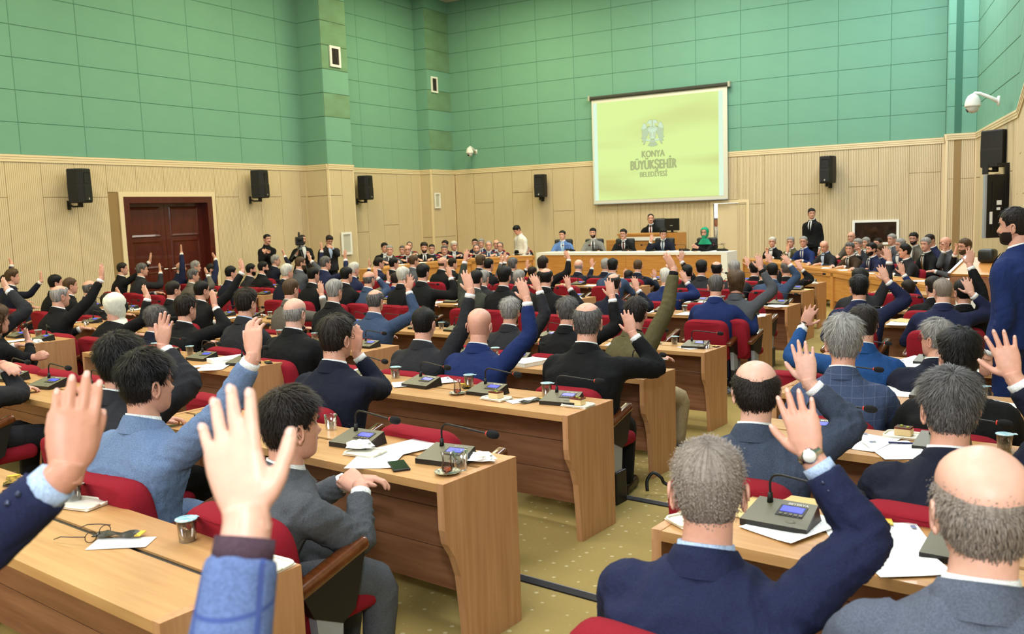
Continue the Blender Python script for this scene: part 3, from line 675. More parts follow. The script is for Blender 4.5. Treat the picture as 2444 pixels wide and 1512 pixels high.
JAC = {'black': (22, 22, 23), 'char': (42, 42, 45), 'navy': (33, 38, 66), 'dnavy': (27, 30, 44), 'blue': (30, 45, 92), 'royal': (34, 74, 128), 'slate': (62, 70, 86), 'mgrey': (88, 94, 108), 'grey': (82, 84, 88), 'lgrey': (132, 130, 124),
       'ltblue': (106, 126, 158), 'sky': (98, 132, 188), 'steel': (58, 74, 100), 'olive': (92, 86, 58), 'brown': (62, 48, 36), 'taupe': (98, 92, 82), 'dgreen': (58, 60, 52), 'white': (232, 228, 216), 'ltshirt': (196, 212, 230), 'vest': (40, 40, 42), 'khaki': (168, 148, 112)}
def jac(n):
    if n == 'check': return cloth('suit_check', (66, 78, 106), ((84, 94, 120), .055))
    if n == 'bcheck': return cloth('suit_bluecheck', (94, 112, 156), ((66, 82, 138), .075))
    return cloth('suit_'+n, JAC[n])
HAIRC = {'black': ((13, 12, 12), (24, 21, 20)), 'dark': ((25, 20, 17), (44, 35, 29)), 'brown': ((62, 46, 32), (92, 70, 48)), 'salt': ((44, 41, 40), (120, 116, 113)), 'grey': ((104, 100, 96), (176, 172, 166)), 'white': ((168, 164, 152), (222, 218, 206)), 'stub': ((112, 100, 90), (158, 146, 134))}
def hairmat(n):
    if 'hair_'+n in MATS: return MATS['hair_'+n]
    a, b_ = HAIRC[n]; m = mat('hair_'+n, srgb(*a), .5, spec=.25); N = m.node_tree.nodes; L = m.node_tree.links; b = N['Principled BSDF']
    at = N.new('ShaderNodeUVMap'); at.uv_map = 'flow'; mp = N.new('ShaderNodeMapping'); mp.inputs['Scale'].default_value = (70, 3, 1); L.new(at.outputs[0], mp.inputs[0])
    t = N.new('ShaderNodeTexNoise'); t.inputs['Scale'].default_value = 1; t.inputs['Detail'].default_value = 5; t.inputs['Distortion'].default_value = .6; L.new(mp.outputs[0], t.inputs['Vector'])
    r = N.new('ShaderNodeValToRGB'); r.color_ramp.elements[0].position = .36; r.color_ramp.elements[1].position = .66; r.color_ramp.elements[0].color = srgb(*a); r.color_ramp.elements[1].color = srgb(*b_)
    L.new(t.outputs['Fac'], r.inputs[0]); L.new(r.outputs[0], b.inputs['Base Color'])
    q = N.new('ShaderNodeBump'); q.inputs['Strength'].default_value = .8; q.inputs['Distance'].default_value = .006; L.new(t.outputs['Fac'], q.inputs['Height']); L.new(q.outputs[0], b.inputs['Normal'])
    return m
SHIRTW = cloth('shirt_white', (238, 238, 234)); SHIRTB = cloth('shirt_blue', (176, 196, 226)); SHIRTD = cloth('shirt_plum', (74, 56, 66)); SHIRTK = cloth('shirt_black', (24, 24, 26))
SHIRTS = {'w': SHIRTW, 'b': SHIRTB, 'd': SHIRTD, 'k': SHIRTK}
SHOE = mat('shoe_leather', srgb(24, 20, 18), .3)
# --- head -------------------------------------------------------------
HZ = np.array([-.022, -.012, .0, .02, .045, .062, .075, .09, .105, .12, .135, .15, .17, .19, .205, .213, .2155])
HW = np.array([.022, .036, .047, .056, .063, .066, .068, .070, .073, .0755, .077, .077, .073, .060, .040, .020, .002])
HF = np.array([.062, .080, .086, .088, .089, .090, .089, .086, .086, .092, .093, .091, .082, .062, .038, .018, .002])
HB = np.array([.010, .030, .045, .062, .078, .085, .090, .095, .099, .101, .101, .098, .087, .067, .043, .021, .002])
def head_geo(nseg, fine):
    zs = np.interp(np.linspace(0, 1, 30 if fine else 17), np.linspace(0, 1, len(HZ)), HZ) if fine else HZ
    W = np.interp(zs, HZ, HW); F_ = np.interp(zs, HZ, HF); B = np.interp(zs, HZ, HB)
    an = np.arange(nseg)*2*math.pi/nseg      # 0 = +x(right), pi/2 = front
    rings = []
    for z, w_, f, b in zip(zs, W, F_, B):
        c, s_ = np.cos(an), np.sin(an); e = .9
        x = np.sign(c)*np.abs(c)**e*w_; y = np.where(s_ > 0, np.abs(s_)**.85*f, -(np.abs(s_)**.95)*b)
        fr = np.exp(-((an-math.pi/2)/.17)**2); d = np.zeros_like(an)
        d += fr*(.024*math.exp(-((z-.066)/.012)**2)+.013*math.exp(-((z-.09)/.016)**2))          # nose
        for q in (-.42, .42): d -= .008*np.exp(-((an-math.pi/2-q)/.16)**2)*math.exp(-((z-.102)/.011)**2)  # eye sockets
        d += .004*np.exp(-((an-math.pi/2)/.32)**2)*math.exp(-((z-.033)/.006)**2)-.003*np.exp(-((an-math.pi/2)/.34)**2)*math.exp(-((z-.044)/.005)**2)
        y = y+d; rings.append(np.stack([x, y, np.full(nseg, z)], 1))
    return np.array(rings)
def hair_thick(P, style):
    """thickness of hair at head points P (...,3) for a style"""
    x, y, z = P[..., 0], P[..., 1], P[..., 2]
    az = np.degrees(np.abs(np.arctan2(x, -y)))          # 0 = back, 180 = front
    zmin = np.interp(az, [0, 40, 70, 84, 90, 108, 120, 135, 180], [.022, .03, .05, .085, .112, .085, .115, .150, .162])
    sm = lambda a: np.clip(a, 0, 1)**2*(3-2*np.clip(a, 0, 1))
    base = sm((z-zmin)/.02)
    top = sm((z-.12)/.07)
    if style == 'full': t = base*(.009+.012*top)
    elif style == 'thick': t = base*(.012+.02*top)
    elif style == 'short': t = base*(.005+.007*top)
    elif style == 'buzz': t = base*.0035
    elif style == 'thin':
        cr = np.exp(-((x/.045)**2+((y+.025)/.055)**2))*sm((z-.14)/.05); fr_ = sm((y-.02)/.05)*sm((z-.15)/.04); t = base*(.0045-.0028*np.clip(cr*1.15, 0, 1)-.0012*fr_)
    elif style == 'recede':
        zr = np.interp(az, [0, 120, 135, 160, 180], [.0, .0, .165, .19, .185]); t = base*sm((z-zr)/.015)*(.007+.006*top)
    elif style in ('crown', 'crownbig', 'horse'):
        cz = {'crown': .192, 'crownbig': .172, 'horse': .15}[style]; cap = np.interp(az, [0, 60, 100, 125, 150, 180], [cz-.008, cz+.002, cz+.004, cz-.01, .14, .12])
        t = base*sm((cap-z)/.045)*(.0075)
        if style == 'crown': t = np.maximum(t, base*sm((y-.035)/.02)*sm((z-.15)/.02)*.009)
    elif style == 'bald': t = base*sm((.12-z)/.03)*.0025
    elif style == 'none': t = base*0
    elif style == 'long':
        zl = np.interp(az, [0, 60, 95, 112, 125, 180], [-.09, -.09, -.07, .03, .12, .165]); t = sm((z-zl)/.02)*(.022+.014*top)*np.where((az > 112) & (z < .13), 0, 1)
    else: t = base*.01
    return t
def ear(mb, sx):
    c = np.array((sx*.0735, -.012, .083)); pts = []
    for k in range(9):
        a = math.radians(-70+k*32); pts.append(c+np.array((sx*(.010+.006*math.sin(a*.5)**2), .017*math.cos(a)*(.8 if k > 5 else 1)-.002, .029*math.sin(a)+.002)))
    mb.tube(pts, [.0035, .005, .0055, .0055, .0055, .0055, .005, .004, .003], 6)
    mb.ell(c+np.array((sx*.004, -.001, -.002)), (.006, .016, .027), 8, 6)
    mb.ell(c+np.array((sx*.007, .004, -.026)), (.006, .008, .009), 8, 5)
# --- hands ------------------------------------------------------------
def unit(a): a = np.asarray(a, float); return a/(np.linalg.norm(a)+1e-9)
NAIL = {}
def hand_parts(pose):
    NAIL.pop(pose, None)
    return _hand_parts(pose)
def _hand_parts(pose):
    """right hand, wrist at origin, fingers +z, palm faces +y, thumb towards -x"""
    mb = MB()
    def ring(z, cx, w_, t_, cy=0, n=14):
        a = np.arange(n)*2*math.pi/n; return np.stack([cx+w_*np.sign(np.cos(a))*np.abs(np.cos(a))**.75, cy+t_*np.sin(a), np.full(n, z)], 1)
    mb.loft([ring(-.022, 0, .0265, .019), ring(-.01, 0, .0275, .018), ring(.015, 0, .032, .017), ring(.04, -.001, .040, .0165), ring(.07, .001, .0425, .0145), ring(.095, .002, .041, .012), ring(.104, .002, .038, .009)])
    spread = {'open': 1.0, 'wide': 1.7, 'tight': .25, 'relax': .5, 'fist': .2}[pose]; flex = {'open': .10, 'wide': .06, 'tight': .12, 'relax': .55, 'fist': 1.15}[pose]
    for x, z, ln, rr, sp in ((-.031, .095, .072, .0092, -.11), (-.0105, .1, .080, .0095, -.03), (.0105, .098, .074, .0090, .045), (.030, .090, .058, .0080, .14)):
        p = np.array((x, 0, z-.012)); pts = [p.copy()]; d = np.array((math.sin(sp*spread), 0, math.cos(sp*spread))); fl = 0
        for k, fr in enumerate((.16, .42, .27, .21)):
            fl += 0 if k == 0 else flex*(.6 if k == 1 else 1.0)
            dd = np.array((d[0]*math.cos(fl), math.sin(fl), d[2]*math.cos(fl))); p = p+dd*ln*fr*1.05
            pts.append((pts[-1]+p)/2); pts.append(p.copy())
        NAIL.setdefault(pose, []).append((p-dd*.009, dd, rr))
        pts = np.array(pts); L = len(pts); rad = np.interp(np.linspace(0, 1, L), [0, .25, .45, .6, .75, .95, 1], [rr*1.1, rr*1.05, rr, rr*.97, rr*.9, rr*.8, rr*.45])
        mb.tube(pts, rad, 8)
    th = {'open': .75, 'wide': .95, 'tight': .28, 'relax': .45, 'fist': .2}[pose]
    p0 = np.array((-.022, .004, .018)); pts = [p0]
    for ln, a in ((.035, th+.12), (.036, th*.72), (.030, th*.55)):
        pts.append(pts[-1]+ln*np.array((-math.sin(a), .18, math.cos(a)))/1.02)
    mb.tube(np.array([pts[0], (pts[0]+pts[1])/2, pts[1], (pts[1]+pts[2])/2, pts[2], (pts[2]+pts[3])/2, pts[3]]), [.015, .0155, .0125, .0110, .0112, .0102, .005], 8)
    dt = unit(pts[3]-pts[2]); NAIL[pose].append((pts[3]-dt*.010, dt, .0098))
    return mb
def remesh_many(jobs):
    """jobs: list of (mb, voxel, smooth iterations) -> list of (verts, faces) fused surfaces"""
    obs = []
    for mb, vox, it in jobs:
        me = mb.mesh('tmp', []); o = bpy.data.objects.new('tmp', me); COL.objects.link(o)
        md = o.modifiers.new('r', 'REMESH'); md.mode = 'VOXEL'; md.voxel_size = vox; md.adaptivity = 0.0
        sm = o.modifiers.new('s', 'SMOOTH'); sm.factor = .5; sm.iterations = it; obs.append(o)
    dg = bpy.context.evaluated_depsgraph_get(); out = []
    for o in obs:
        e = o.evaluated_get(dg); me = e.to_mesh(); n = len(me.vertices); co = np.empty(n*3); me.vertices.foreach_get('co', co)
        nl = len(me.loops); li = np.empty(nl, int); me.loops.foreach_get('vertex_index', li); nt = np.empty(len(me.polygons), int); me.polygons.foreach_get('loop_total', nt)
        fs = []; k = 0
        for c in nt: fs.append(tuple(li[k:k+c].tolist())); k += c
        out.append((co.reshape(-1, 3), fs)); e.to_mesh_clear()
    for o in obs:
        me = o.data; bpy.data.objects.remove(o); bpy.data.meshes.remove(me)
    return out
POSES = ['open', 'wide', 'tight', 'relax', 'fist']
_h = remesh_many([(hand_parts(p), vx, it) for p in POSES for vx, it in ((.0042, 2), (.009, 1))])
HANDS = {(p, q): _h[i*2+q] for i, p in enumerate(POSES) for q in (0, 1)}
def frame(z, y):
    """rotation whose columns are x,y,z with z along the fingers, y near the palm normal"""
    z = unit(z); y = np.asarray(y, float); y = unit(y-z*(y@z)); return np.stack([np.cross(y, z), y, z], 1)
# --- figure -----------------------------------------------------------
TS = np.array([-.06, 0, .2, .45, .66, .80, .89, .95, 1.0]); TW = np.array([.205, .204, .190, .200, .218, .226, .196, .118, .074]); TD = np.array([.145, .148, .130, .132, .138, .124, .100, .080, .066])
def catmull(P, m=4):
    P = np.asarray(P, float); Q = np.vstack([2*P[0]-P[1], P, 2*P[-1]-P[-2]]); out = []
    for i in range(1, len(Q)-2):
        for k in range(m):
            t = k/m; a, b, c, d = Q[i-1:i+3]
            out.append(.5*((2*b)+(-a+c)*t+(2*a-5*b+4*c-d)*t*t+(-a+3*b-3*c+d)*t**3))
    out.append(P[-1]); return np.array(out)
def elbow(S, W, l1, l2, pole):
    d = W-S; L = np.linalg.norm(d)
    k = L/(l1+l2)
    if k > .985: l1 *= k/.985; l2 *= k/.985
    a = (l1*l1-l2*l2+L*L)/(2*L); h = math.sqrt(max(l1*l1-a*a, 1e-6)); n = unit(d); p = np.asarray(pole, float); p = unit(p-n*(p@n)); return S+n*a+p*h
FIG = []     # deferred figures: everything is fused in one pass at the end
class Fig: pass
def torso_ring(fig, t, n=24, grow=0.0):
    w_ = np.interp(t, TS, TW)*fig.bulk+grow; d = np.interp(t, TS, TD)*fig.bulk+grow; c = fig.hip+(fig.neck-fig.hip)*t
    bow = .02*math.sin(math.pi*min(max(t, 0), 1)); a = np.arange(n)*2*math.pi/n
    e = .8; x = w_*np.sign(np.cos(a))*np.abs(np.cos(a))**e; y = d*np.sign(np.sin(a))*np.abs(np.sin(a))**e-bow
    dz = -.045*np.abs(x/.2)**2.4*np.clip((t-.75)/.1, 0, 1)+(.012*np.clip((t-.9)/.1, 0, 1)*(-np.sin(a)))
    return np.stack([c[0]+x, c[1]+y, c[2]+dz], 1)
def uvflow(me, P):
    uvl = me.uv_layers.new(name='flow'); vi = np.empty(len(me.loops), int); me.loops.foreach_get('vertex_index', vi)
    q = P[vi]; uvl.data.foreach_set('uv', q.astype(np.float32).ravel())
def rotm(yaw, pitch=0.0, roll=0.0):
    return np.array((Matrix.Rotation(yaw, 3, 'Z') @ Matrix.Rotation(pitch, 3, 'X') @ Matrix.Rotation(roll, 3, 'Y')))
def figure(label, head, yaw, floor, hyaw=0.0, hpitch=0.0, hroll=0.0, stand=False, bulk=1.0, skin=0, style='full', hc='dark', jacket='black', shirt='w', tie=None, front=False, arms=None, glasses=False, beard=None,
           detail=1, hijab=None, lean=0.0, legs=True, group=None, cat='person', watch=None, trousers=None, armdesk=True, buttons=False, hs=1.0):
    f = Fig(); f.label = label; root = np.array((head[0], head[1], floor)); zt = head[2]-floor; f.bulk = bulk; ca, sa = math.cos(-yaw), math.sin(-yaw)
    def loc(p):
        d = np.asarray(p, float)-root; return np.array((ca*d[0]-sa*d[1], sa*d[0]+ca*d[1], d[2]))
    J = np.array((0, 0, zt-.2155*hs)); f.neck = J+np.array((0, -.03, -.05)); hz = (.93*zt/1.75 if stand else .50)
    if not stand and f.neck[2]-hz < .42: hz = f.neck[2]-.42
    f.hip = np.array((0, (-.03 if stand else -.13-lean), hz))
    sc = min(max((f.neck[2]-hz)/.54, .85), 1.12)
    S = {}
    for sx, k in ((1, 'R'), (-1, 'L')): S[k] = f.hip+(f.neck-f.hip)*.83+np.array((sx*.178*bulk, 0, -.030))
    jm = MB(); jm.loft([torso_ring(f, t) for t in ((-.14 if stand else -.02), .06, .2, .33, .45, .56, .66, .74, .80, .85, .89, .93, .97, 1.0)])
    body = MB(); parts = []     # parts: (name, mb, mats, smooth, uv)
    body.loft([torso_ring(f, t, 12, -.03) for t in (0, .3, .6, .85, 1.0)])
    cuffmb = []; arms = arms or {}
    for sx, k in ((1, 'R'), (-1, 'L')):
        a = arms.get(k); l1, l2 = .30*sc, .265*sc
        if a is None:
            if stand: W = S[k]+np.array((sx*.05, .06, -.54*sc)); T = W+np.array((0, .03, -.18)); pole = (sx*.3, -1, 0); pose = 'relax'; pn = np.array((-sx, .2, 0))
            else:
                zd = .79 if armdesk else .56; W = np.array((sx*.16, max(.30, S[k][1]+.30), zd)); T = W+np.array((-sx*.10, .15, -.01)); pole = (sx*.7, -.35, -.8); pose = 'relax'; pn = np.array((-sx*.2, .0, -1))
        else:
            W, T = loc(a['W']), loc(a['T']); pole = a.get('pole', (sx*.55, -.1, -.75)); pose = a.get('pose', 'open'); pn = np.array(a.get('pn', (-sx*.12, 1, .05)), float)
        E = elbow(S[k], W, l1, l2, pole); fd = unit(W-E)
        we = W-fd*.045
        if not hasattr(f, 'arm'): f.arm = {}
        f.arm[k] = (S[k], E, we)
        path = catmull([f.hip+(f.neck-f.hip)*.78+np.array((sx*.06, 0, 0)), S[k], S[k]*.5+E*.5, E, E*.5+we*.5, we], 4)
        b_ = .5+.5*bulk
        rad = np.interp(np.linspace(0, 1, len(path)), [0, .2, .4, .6, .8, 1], np.array([.058, .071, .066, .059, .053, .046])*b_)
        jm.tube(path, rad, 12)
        body.tube(np.array([S[k]*.8+f.neck*.2, S[k], E, W]), .03, 6)
        hv, hf = HANDS[(pose, 0 if detail == 0 else 1)]; hv = hv*1.0
        if sx < 0: hv = hv*np.array((-1, 1, 1)); hf = [q[::-1] for q in hf]
        R = frame(T-W, pn); body.add(hv@R.T+W, hf); hz_ = R[:, 2]
        body.tube(catmull([W-fd*.12, W-fd*.05, W-fd*.008, W+hz_*.018], 3), [.034, .034, .033, .032, .031, .0305, .030, .0295, .029, .0285], 12)
        if detail == 0 and a is not None:
            nm_ = MB()
            for c_, d_, r_ in NAIL[pose]:
                y_ = unit(np.array((0, -1.0, 0))-d_*(-d_[1])); x_ = np.cross(y_, d_); nb = MB(); nb.ell((0, 0, 0), (r_*.60, r_*.26, r_*.85), 10, 6); q_ = nb.arr()@np.stack([x_, y_, d_], 1).T+c_+y_*r_*.66
                nm_.add((q_*np.array((sx, 1, 1)))@R.T+W, nb.f if sx > 0 else [t_[::-1] for t_ in nb.f])
            nm_.f and parts.append(('fingernails', nm_, [mat('nail', srgb(228, 178, 160), .3)], True, None))
        cm = MB(); cm.tube([W-fd*.055, W-fd*.022], [.0385, .0375], 14, cap=True); cuffmb.append(cm)
        if watch == k:
            wm = MB(); wm.tube([W-fd*.006-R[:, 1]*0, W+fd*.012], [.0325, .0325], 14, 0); n_ = -R[:, 1]; wm.tube([W+fd*.003+n_*.024, W+fd*.003+n_*.036], [.020, .018], 14, 1); wm.tube([W+fd*.003+n_*.0362, W+fd*.003+n_*.0368], [.0155, .0155], 14, 2); parts.append(('watch', wm, [BLACKP if detail else CHROME, CHROME, WHITE], True, None))
        if buttons and a is not None:
            q = unit(np.cross(fd, R[:, 0]))
            for i in range(4):
                bmq = MB(); c = we-fd*(.02+.022*i)+unit(np.array((0, -1, 0))-fd*(-fd[1]))*.0455; bmq.ell(c, (.006, .006, .006), 8, 6); parts.append(('button', bmq, [mat('button_shine', srgb(60, 66, 90), .1, .6)], True, None))
    # head
    HR = rotm(hyaw, hpitch, hroll); hp = head_geo(36 if detail == 0 else 24, detail == 0); hp[..., :] *= hs
    hw = lambda P: P@HR.T+J
    nn = hp.shape[1]; body.loft([hw(r) for r in hp])
    body.tube([f.neck+np.array((0, 0, -.06)), f.neck+np.array((0, .004, .0)), hw(np.array((0, -.028, .035))), hw(np.array((0, -.02, .075)))], [.075, .060*(.5+.5*bulk), .057*(.5+.5*bulk), .05], 16)
    em = MB(); ear(em, 1); ear(em, -1)
    if not hijab: body.add(hw(em.arr()*hs), em.f)
    if front or detail == 0:
        ey = MB()
        for sx in (-1, 1): ey.ell((sx*.031, .0705, .102), (.0115, .009, .0055), 10, 6, 0); ey.ell((sx*.031, .0762, .102), (.0055, .0045, .005), 8, 5, 1)
        ey.v = [hw(v*hs) for v in ey.v]; parts.append(('eyes', ey, [mat('eye_white', srgb(220, 212, 202), .3), mat('eye_iris', srgb(40, 26, 18), .2)], True, None))
        br = MB()
        for sx in (-1, 1): br.tube([(sx*.012, .093, .117), (sx*.03, .091, .123), (sx*.05, .076, .119)], [.0035, .0045, .002], 6)
        lp = MB(); lp.tube([(-.022, .086, .0415), (0, .0945, .042), (.022, .086, .0415)], [.002, .0045, .002], 6); lp.v = [hw(v*hs) for v in lp.v]; parts.append(('lips', lp, [mat('lips', srgb(176, 104, 92), .5)], True, None))
        br.v = [hw(v*hs) for v in br.v]; parts.append(('eyebrows', br, [hairmat('dark' if hc in ('grey', 'salt', 'white', 'stub') else hc)], True, 'c'))
    if beard in ('m', 'b'):
        bm = MB(); bm.tube([(-.03, .080, .045), (-.014, .0935, .053), (0, .0965, .054), (.014, .0935, .053), (.03, .080, .045)], [.003, .006, .0065, .006, .003], 8); bm.v = [hw(v*hs) for v in bm.v]; parts.append(('moustache', bm, [hairmat(hc)], True, 'c'))
    if beard == 'b':
        an = np.arange(nn)*2*math.pi/nn; sub = hp[hp[:, 0, 2] < .066*hs]; azf = np.abs(an-math.pi/2); azf = np.minimum(azf, 2*math.pi-azf)
        idx = [i for i in range(nn) if azf[i] < 1.75]; idx = sorted(idx, key=lambda i: ((an[i]-math.pi/2+math.pi) % (2*math.pi)))
        rg = []
        for r in sub:
            th = np.where((np.abs(r[0, 2]-.042*hs) < .012) & (azf[idx] < .34), -.004, .0028)*np.where((r[0, 2] > .05*hs) & (azf[idx] < .95), -1, 1)
            q = r[idx]; c = np.array((0, .02, .05)); d = q-c; d /= np.linalg.norm(d, axis=1)[:, None]; rg.append(hw(q+d*th[:, None]))
        bb = MB(); bb.loft(rg, closed=False, cap=False); parts.append(('beard', bb, [hairmat(hc)], True, 'c'))
    # hair
    cc = np.array((0, 0, .1)); hd = hp/hs-cc; hn = hd/(np.linalg.norm(hd, axis=2)[..., None]+1e-9)
    if hijab:
        hm = MB(); an = np.arange(nn)*2*math.pi/nn; rg = []
        azf = np.abs(((an-math.pi/2+math.pi) % (2*math.pi))-math.pi)
        rows = []
        for z, rx, ry, cy in ((-.165, .185, .125, -.02), (-.13, .15, .115, -.015), (-.09, .112, .105, 0), (-.05, .092, .100, .005)):
            rows.append(np.stack([rx*np.cos(an), ry*np.sin(an)+cy, np.full(nn, z)], 1))
        for r, n_ in zip(hp/hs, hn):
            if r[0, 2] < -.015: continue
            rows.append(r+n_*(.016+.004*np.sin(an*7+r[:, 2:3].mean()*60))[:, None])
        rows = np.array(rows); k = nn; fc = []
        for j in range(len(rows)-1):
            zz = rows[j][0, 2]
            for i in range(k):
                op = .012 < zz < .160 and max(azf[i], azf[(i+1) % k]) < .95*math.sqrt(max(0, 1-((zz-.085)/.09)**2))+.12
                if not op: fc.append((j*k+i, j*k+(i+1) % k, (j+1)*k+(i+1) % k, (j+1)*k+i))
        fc.append(tuple((len(rows)-1)*k+i for i in range(k)))
        hm.add(hw(rows.reshape(-1, 3)*hs), fc); parts.append(('headscarf', hm, [hijab], True, None))
    elif style != 'none':
        fine = hp/hs; th = hair_thick(fine, style)
        if th.max() > 0:
            if style == 'long':
                ext = []
                for z, k in ((-.10, .95), (-.075, 1.0), (-.05, 1.02), (-.03, 1.0)):
                    a = np.arange(nn)*2*math.pi/nn; ext.append(np.stack([.085*k*np.cos(a), .085*k*np.sin(a)-.02, np.full(nn, z)], 1))
                ext = np.array(ext); tb = np.where(np.sin(np.arange(nn)*2*math.pi/nn) < .1, .012, -.03); fine = np.concatenate([ext, fine]); th = np.concatenate([np.tile(tb, (4, 1)), th])
                hd2 = fine-cc; hn2 = hd2/(np.linalg.norm(hd2, axis=2)[..., None]+1e-9)
            else: hn2 = hn
            rn = np.random.default_rng(int(abs(head[0]*977+head[1]*131)*10) % 99991); nz = rn.normal(0, 1, th.shape); nz = (nz+np.roll(nz, 1, 1)+np.roll(nz, 1, 0)+np.roll(nz, -1, 1))/2
            off = np.where(th > .0002, th*(1+.14*nz)-.0010, -.004); hv = fine+hn2*off[..., None]
            K = nn; fc = []; act = th > .0002
            for j in range(len(hv)-1):
                for i in range(K):
                    i2 = (i+1) % K
                    if act[j, i] or act[j, i2] or act[j+1, i] or act[j+1, i2]: fc.append((j*K+i, j*K+i2, (j+1)*K+i2, (j+1)*K+i))
            flat_ = hv.reshape(-1, 3); fl = np.stack([np.arctan2(flat_[:, 0], -(flat_[:, 1]+.03))/(2*math.pi), np.hypot(flat_[:, 0], flat_[:, 1]+.03)*3+(.2-flat_[:, 2])*4], 1)
            hm = MB(); hm.add(hw(flat_*hs), fc)
            if detail < 2 and style not in ('bald',):
                pr = np.clip(th/.004, 0, 1); pr = (pr+np.roll(pr, 1, 0)+np.roll(pr, -1, 0)+np.roll(pr, 1, 1)+np.roll(pr, -1, 1))/5; pr = pr.ravel(); pr = np.where(pr > .03, pr, 0)+(.02*(fine.reshape(-1, 3)[:, 2] > .13) if style == 'thin' else 0); pr /= pr.sum(); N_ = 6000 if detail == 0 else 1700; pk = rn.choice(len(pr), N_, p=pr)
                jit = rn.normal(0, .0045, (N_, 3)); base = fine.reshape(-1, 3)[pk]+jit; nrm = hn2.reshape(-1, 3)[pk]; t0 = th.ravel()[pk]
                cen = np.array((0, -.035, .205)); fd_ = base-cen; fd_[:, 2] -= .02; fd_ -= nrm*(fd_*nrm).sum(1)[:, None]; fd_ /= np.linalg.norm(fd_, axis=1)[:, None]+1e-6
                sd = np.cross(fd_, nrm); ln = np.where(t0 < .006, np.clip(t0*1.2, .0025, .006), np.clip(t0*2.2, .005, .042))*rn.uniform(.7, 1.3, N_); wd = .0009 if detail == 0 else .0012
                lf_ = 1.0 if detail == 0 else .3
                sw = sd*rn.normal(0, .14, N_)[:, None]
                # keep roots on the scalp surface: rescale to the local thickness
                r0 = base+nrm*(t0*.80)[:, None]; r1 = r0+(fd_+sw)*(ln*.5)[:, None]+nrm*((t0*.26+.0012)*lf_)[:, None]; r2 = r0+(fd_+sw*1.6)*ln[:, None]+nrm*(t0*.16*lf_)[:, None]
                V = np.stack([r0-sd*wd, r0+sd*wd, r1-sd*wd, r1+sd*wd, r2], 1).reshape(-1, 3); b0 = len(flat_)
                st = MB(); st.add(hw(V*hs), [q for i in range(N_) for q in ((5*i, 5*i+1, 5*i+3, 5*i+2), (5*i+2, 5*i+3, 5*i+4))])
                fu = np.repeat(np.stack([rn.uniform(0, 1, N_), rn.uniform(0, .3, N_)], 1), 5, axis=0)
                hm.add(st.arr(), st.f); fl = np.concatenate([fl, fu])
            parts.append(('hair', hm, [hairmat(hc)], True, fl))
    if glasses:
        gm = MB()
        for sx in (-1, 1):
            c = np.array((sx*.032, .098, .098)); gm.tube([c+np.array((.022*math.cos(a), -.006*abs(math.cos(a)), .015*math.sin(a))) for a in np.linspace(0, 2*math.pi, 13)], .0016, 5)
            gm.tube([(sx*.053, .090, .102), (sx*.070, .05, .104), (sx*.077, .0, .102), (sx*.076, -.02, .09)], .0016, 5)
        gm.tube([(-.011, .1, .1), (.011, .1, .1)], .0015, 5); gm.v = [hw(v*hs) for v in gm.v]; parts.append(('glasses', gm, [mat('glasses_frame', srgb(24, 20, 18), .3)], True, None))
    # collar, cuffs, shirt front
    sm = SHIRTS[shirt]; an = np.arange(20)*2*math.pi/20
    def collar(r, z0, z1, thk, back, open_=.0):
        rings = []
        for rr, z in ((r+open_, z0), (r+.004+open_*.35, (z0+z1)/2+.004), (r+.003, z1), (r-thk, z1-.002), (r-thk+.005, z0)):
            zz = z-back*np.sin(an)*.022*(1 if z > z0 else .6)
            rings.append(f.neck+np.stack([rr*np.cos(an), rr*.98*np.sin(an), zz], 1))
        mb = MB(); mb.loft(rings, cap=False); return mb
    if not hijab:
        parts.append(('shirt_collar', collar(.0625*(.5+.5*bulk), -.02, .030, .006, .9, .006), [sm], True, None))
        if jacket not in ('white', 'ltshirt'):
            jc = collar(.0705*(.5+.5*bulk), -.040, .017, .008, 1.25, .036); parts.append(('jacket_collar', jc, [jac(jacket)], True, None))
    for cm in cuffmb: parts.append(('cuff', cm, [sm], True, None))
    if front:
        def patch(t0, t1, xl, xr, grow, nx=6, nt=9):
            mb = MB(); rows = []
            for t in np.linspace(t0, t1, nt):
                q = (t-t0)/(t1-t0); w_ = np.interp(t, TS, TW)*f.bulk+grow+.004; d = np.interp(t, TS, TD)*f.bulk+grow+.004; c = f.hip+(f.neck-f.hip)*t
                x = np.linspace(np.interp(q, *xl), np.interp(q, *xr), nx); cs = np.clip((np.abs(x)/w_), 0, .98)**1.25; sn = np.sqrt(1-cs**2)
                y = d*sn**.8-.02*math.sin(math.pi*min(max(t, 0), 1)); dz = -.045*np.abs(x/.2)**2.4*np.clip((t-.75)/.1, 0, 1)-.012*np.clip((t-.9)/.1, 0, 1)*sn
                rows.append(np.stack([c[0]+x, c[1]+y, c[2]+dz], 1))
            mb.loft(rows, closed=False, cap=False); return mb
        Q = [0, .35, 1]; vv = np.array([.040, .050, .012])
        parts.append(('shirt', patch(.975, .45, (Q, -vv), (Q, vv), .007), [sm], True, None))
        if tie: tt = np.array([.014, .020, .026]); parts.append(('tie', patch(.955, .43, (Q, -tt), (Q, tt), .014, 4), [cloth('tie_%d_%d_%d' % tie, tie, rough=.5)], True, None))
        if jacket not in ('white', 'ltshirt'):
            oo = np.array([.066, .098, .03])
            for sx in (-1, 1): parts.append(('lapel', patch(.97, .44, (Q, sx*vv), (Q, sx*oo), .012, 4), [jac(jacket)], True, None))
    # legs
    tm = jac(trousers or (jacket if jacket in ('black', 'char', 'navy', 'dnavy', 'blue', 'slate', 'grey', 'lgrey', 'check', 'brown', 'taupe', 'royal', 'steel', 'ltblue') else 'black'))
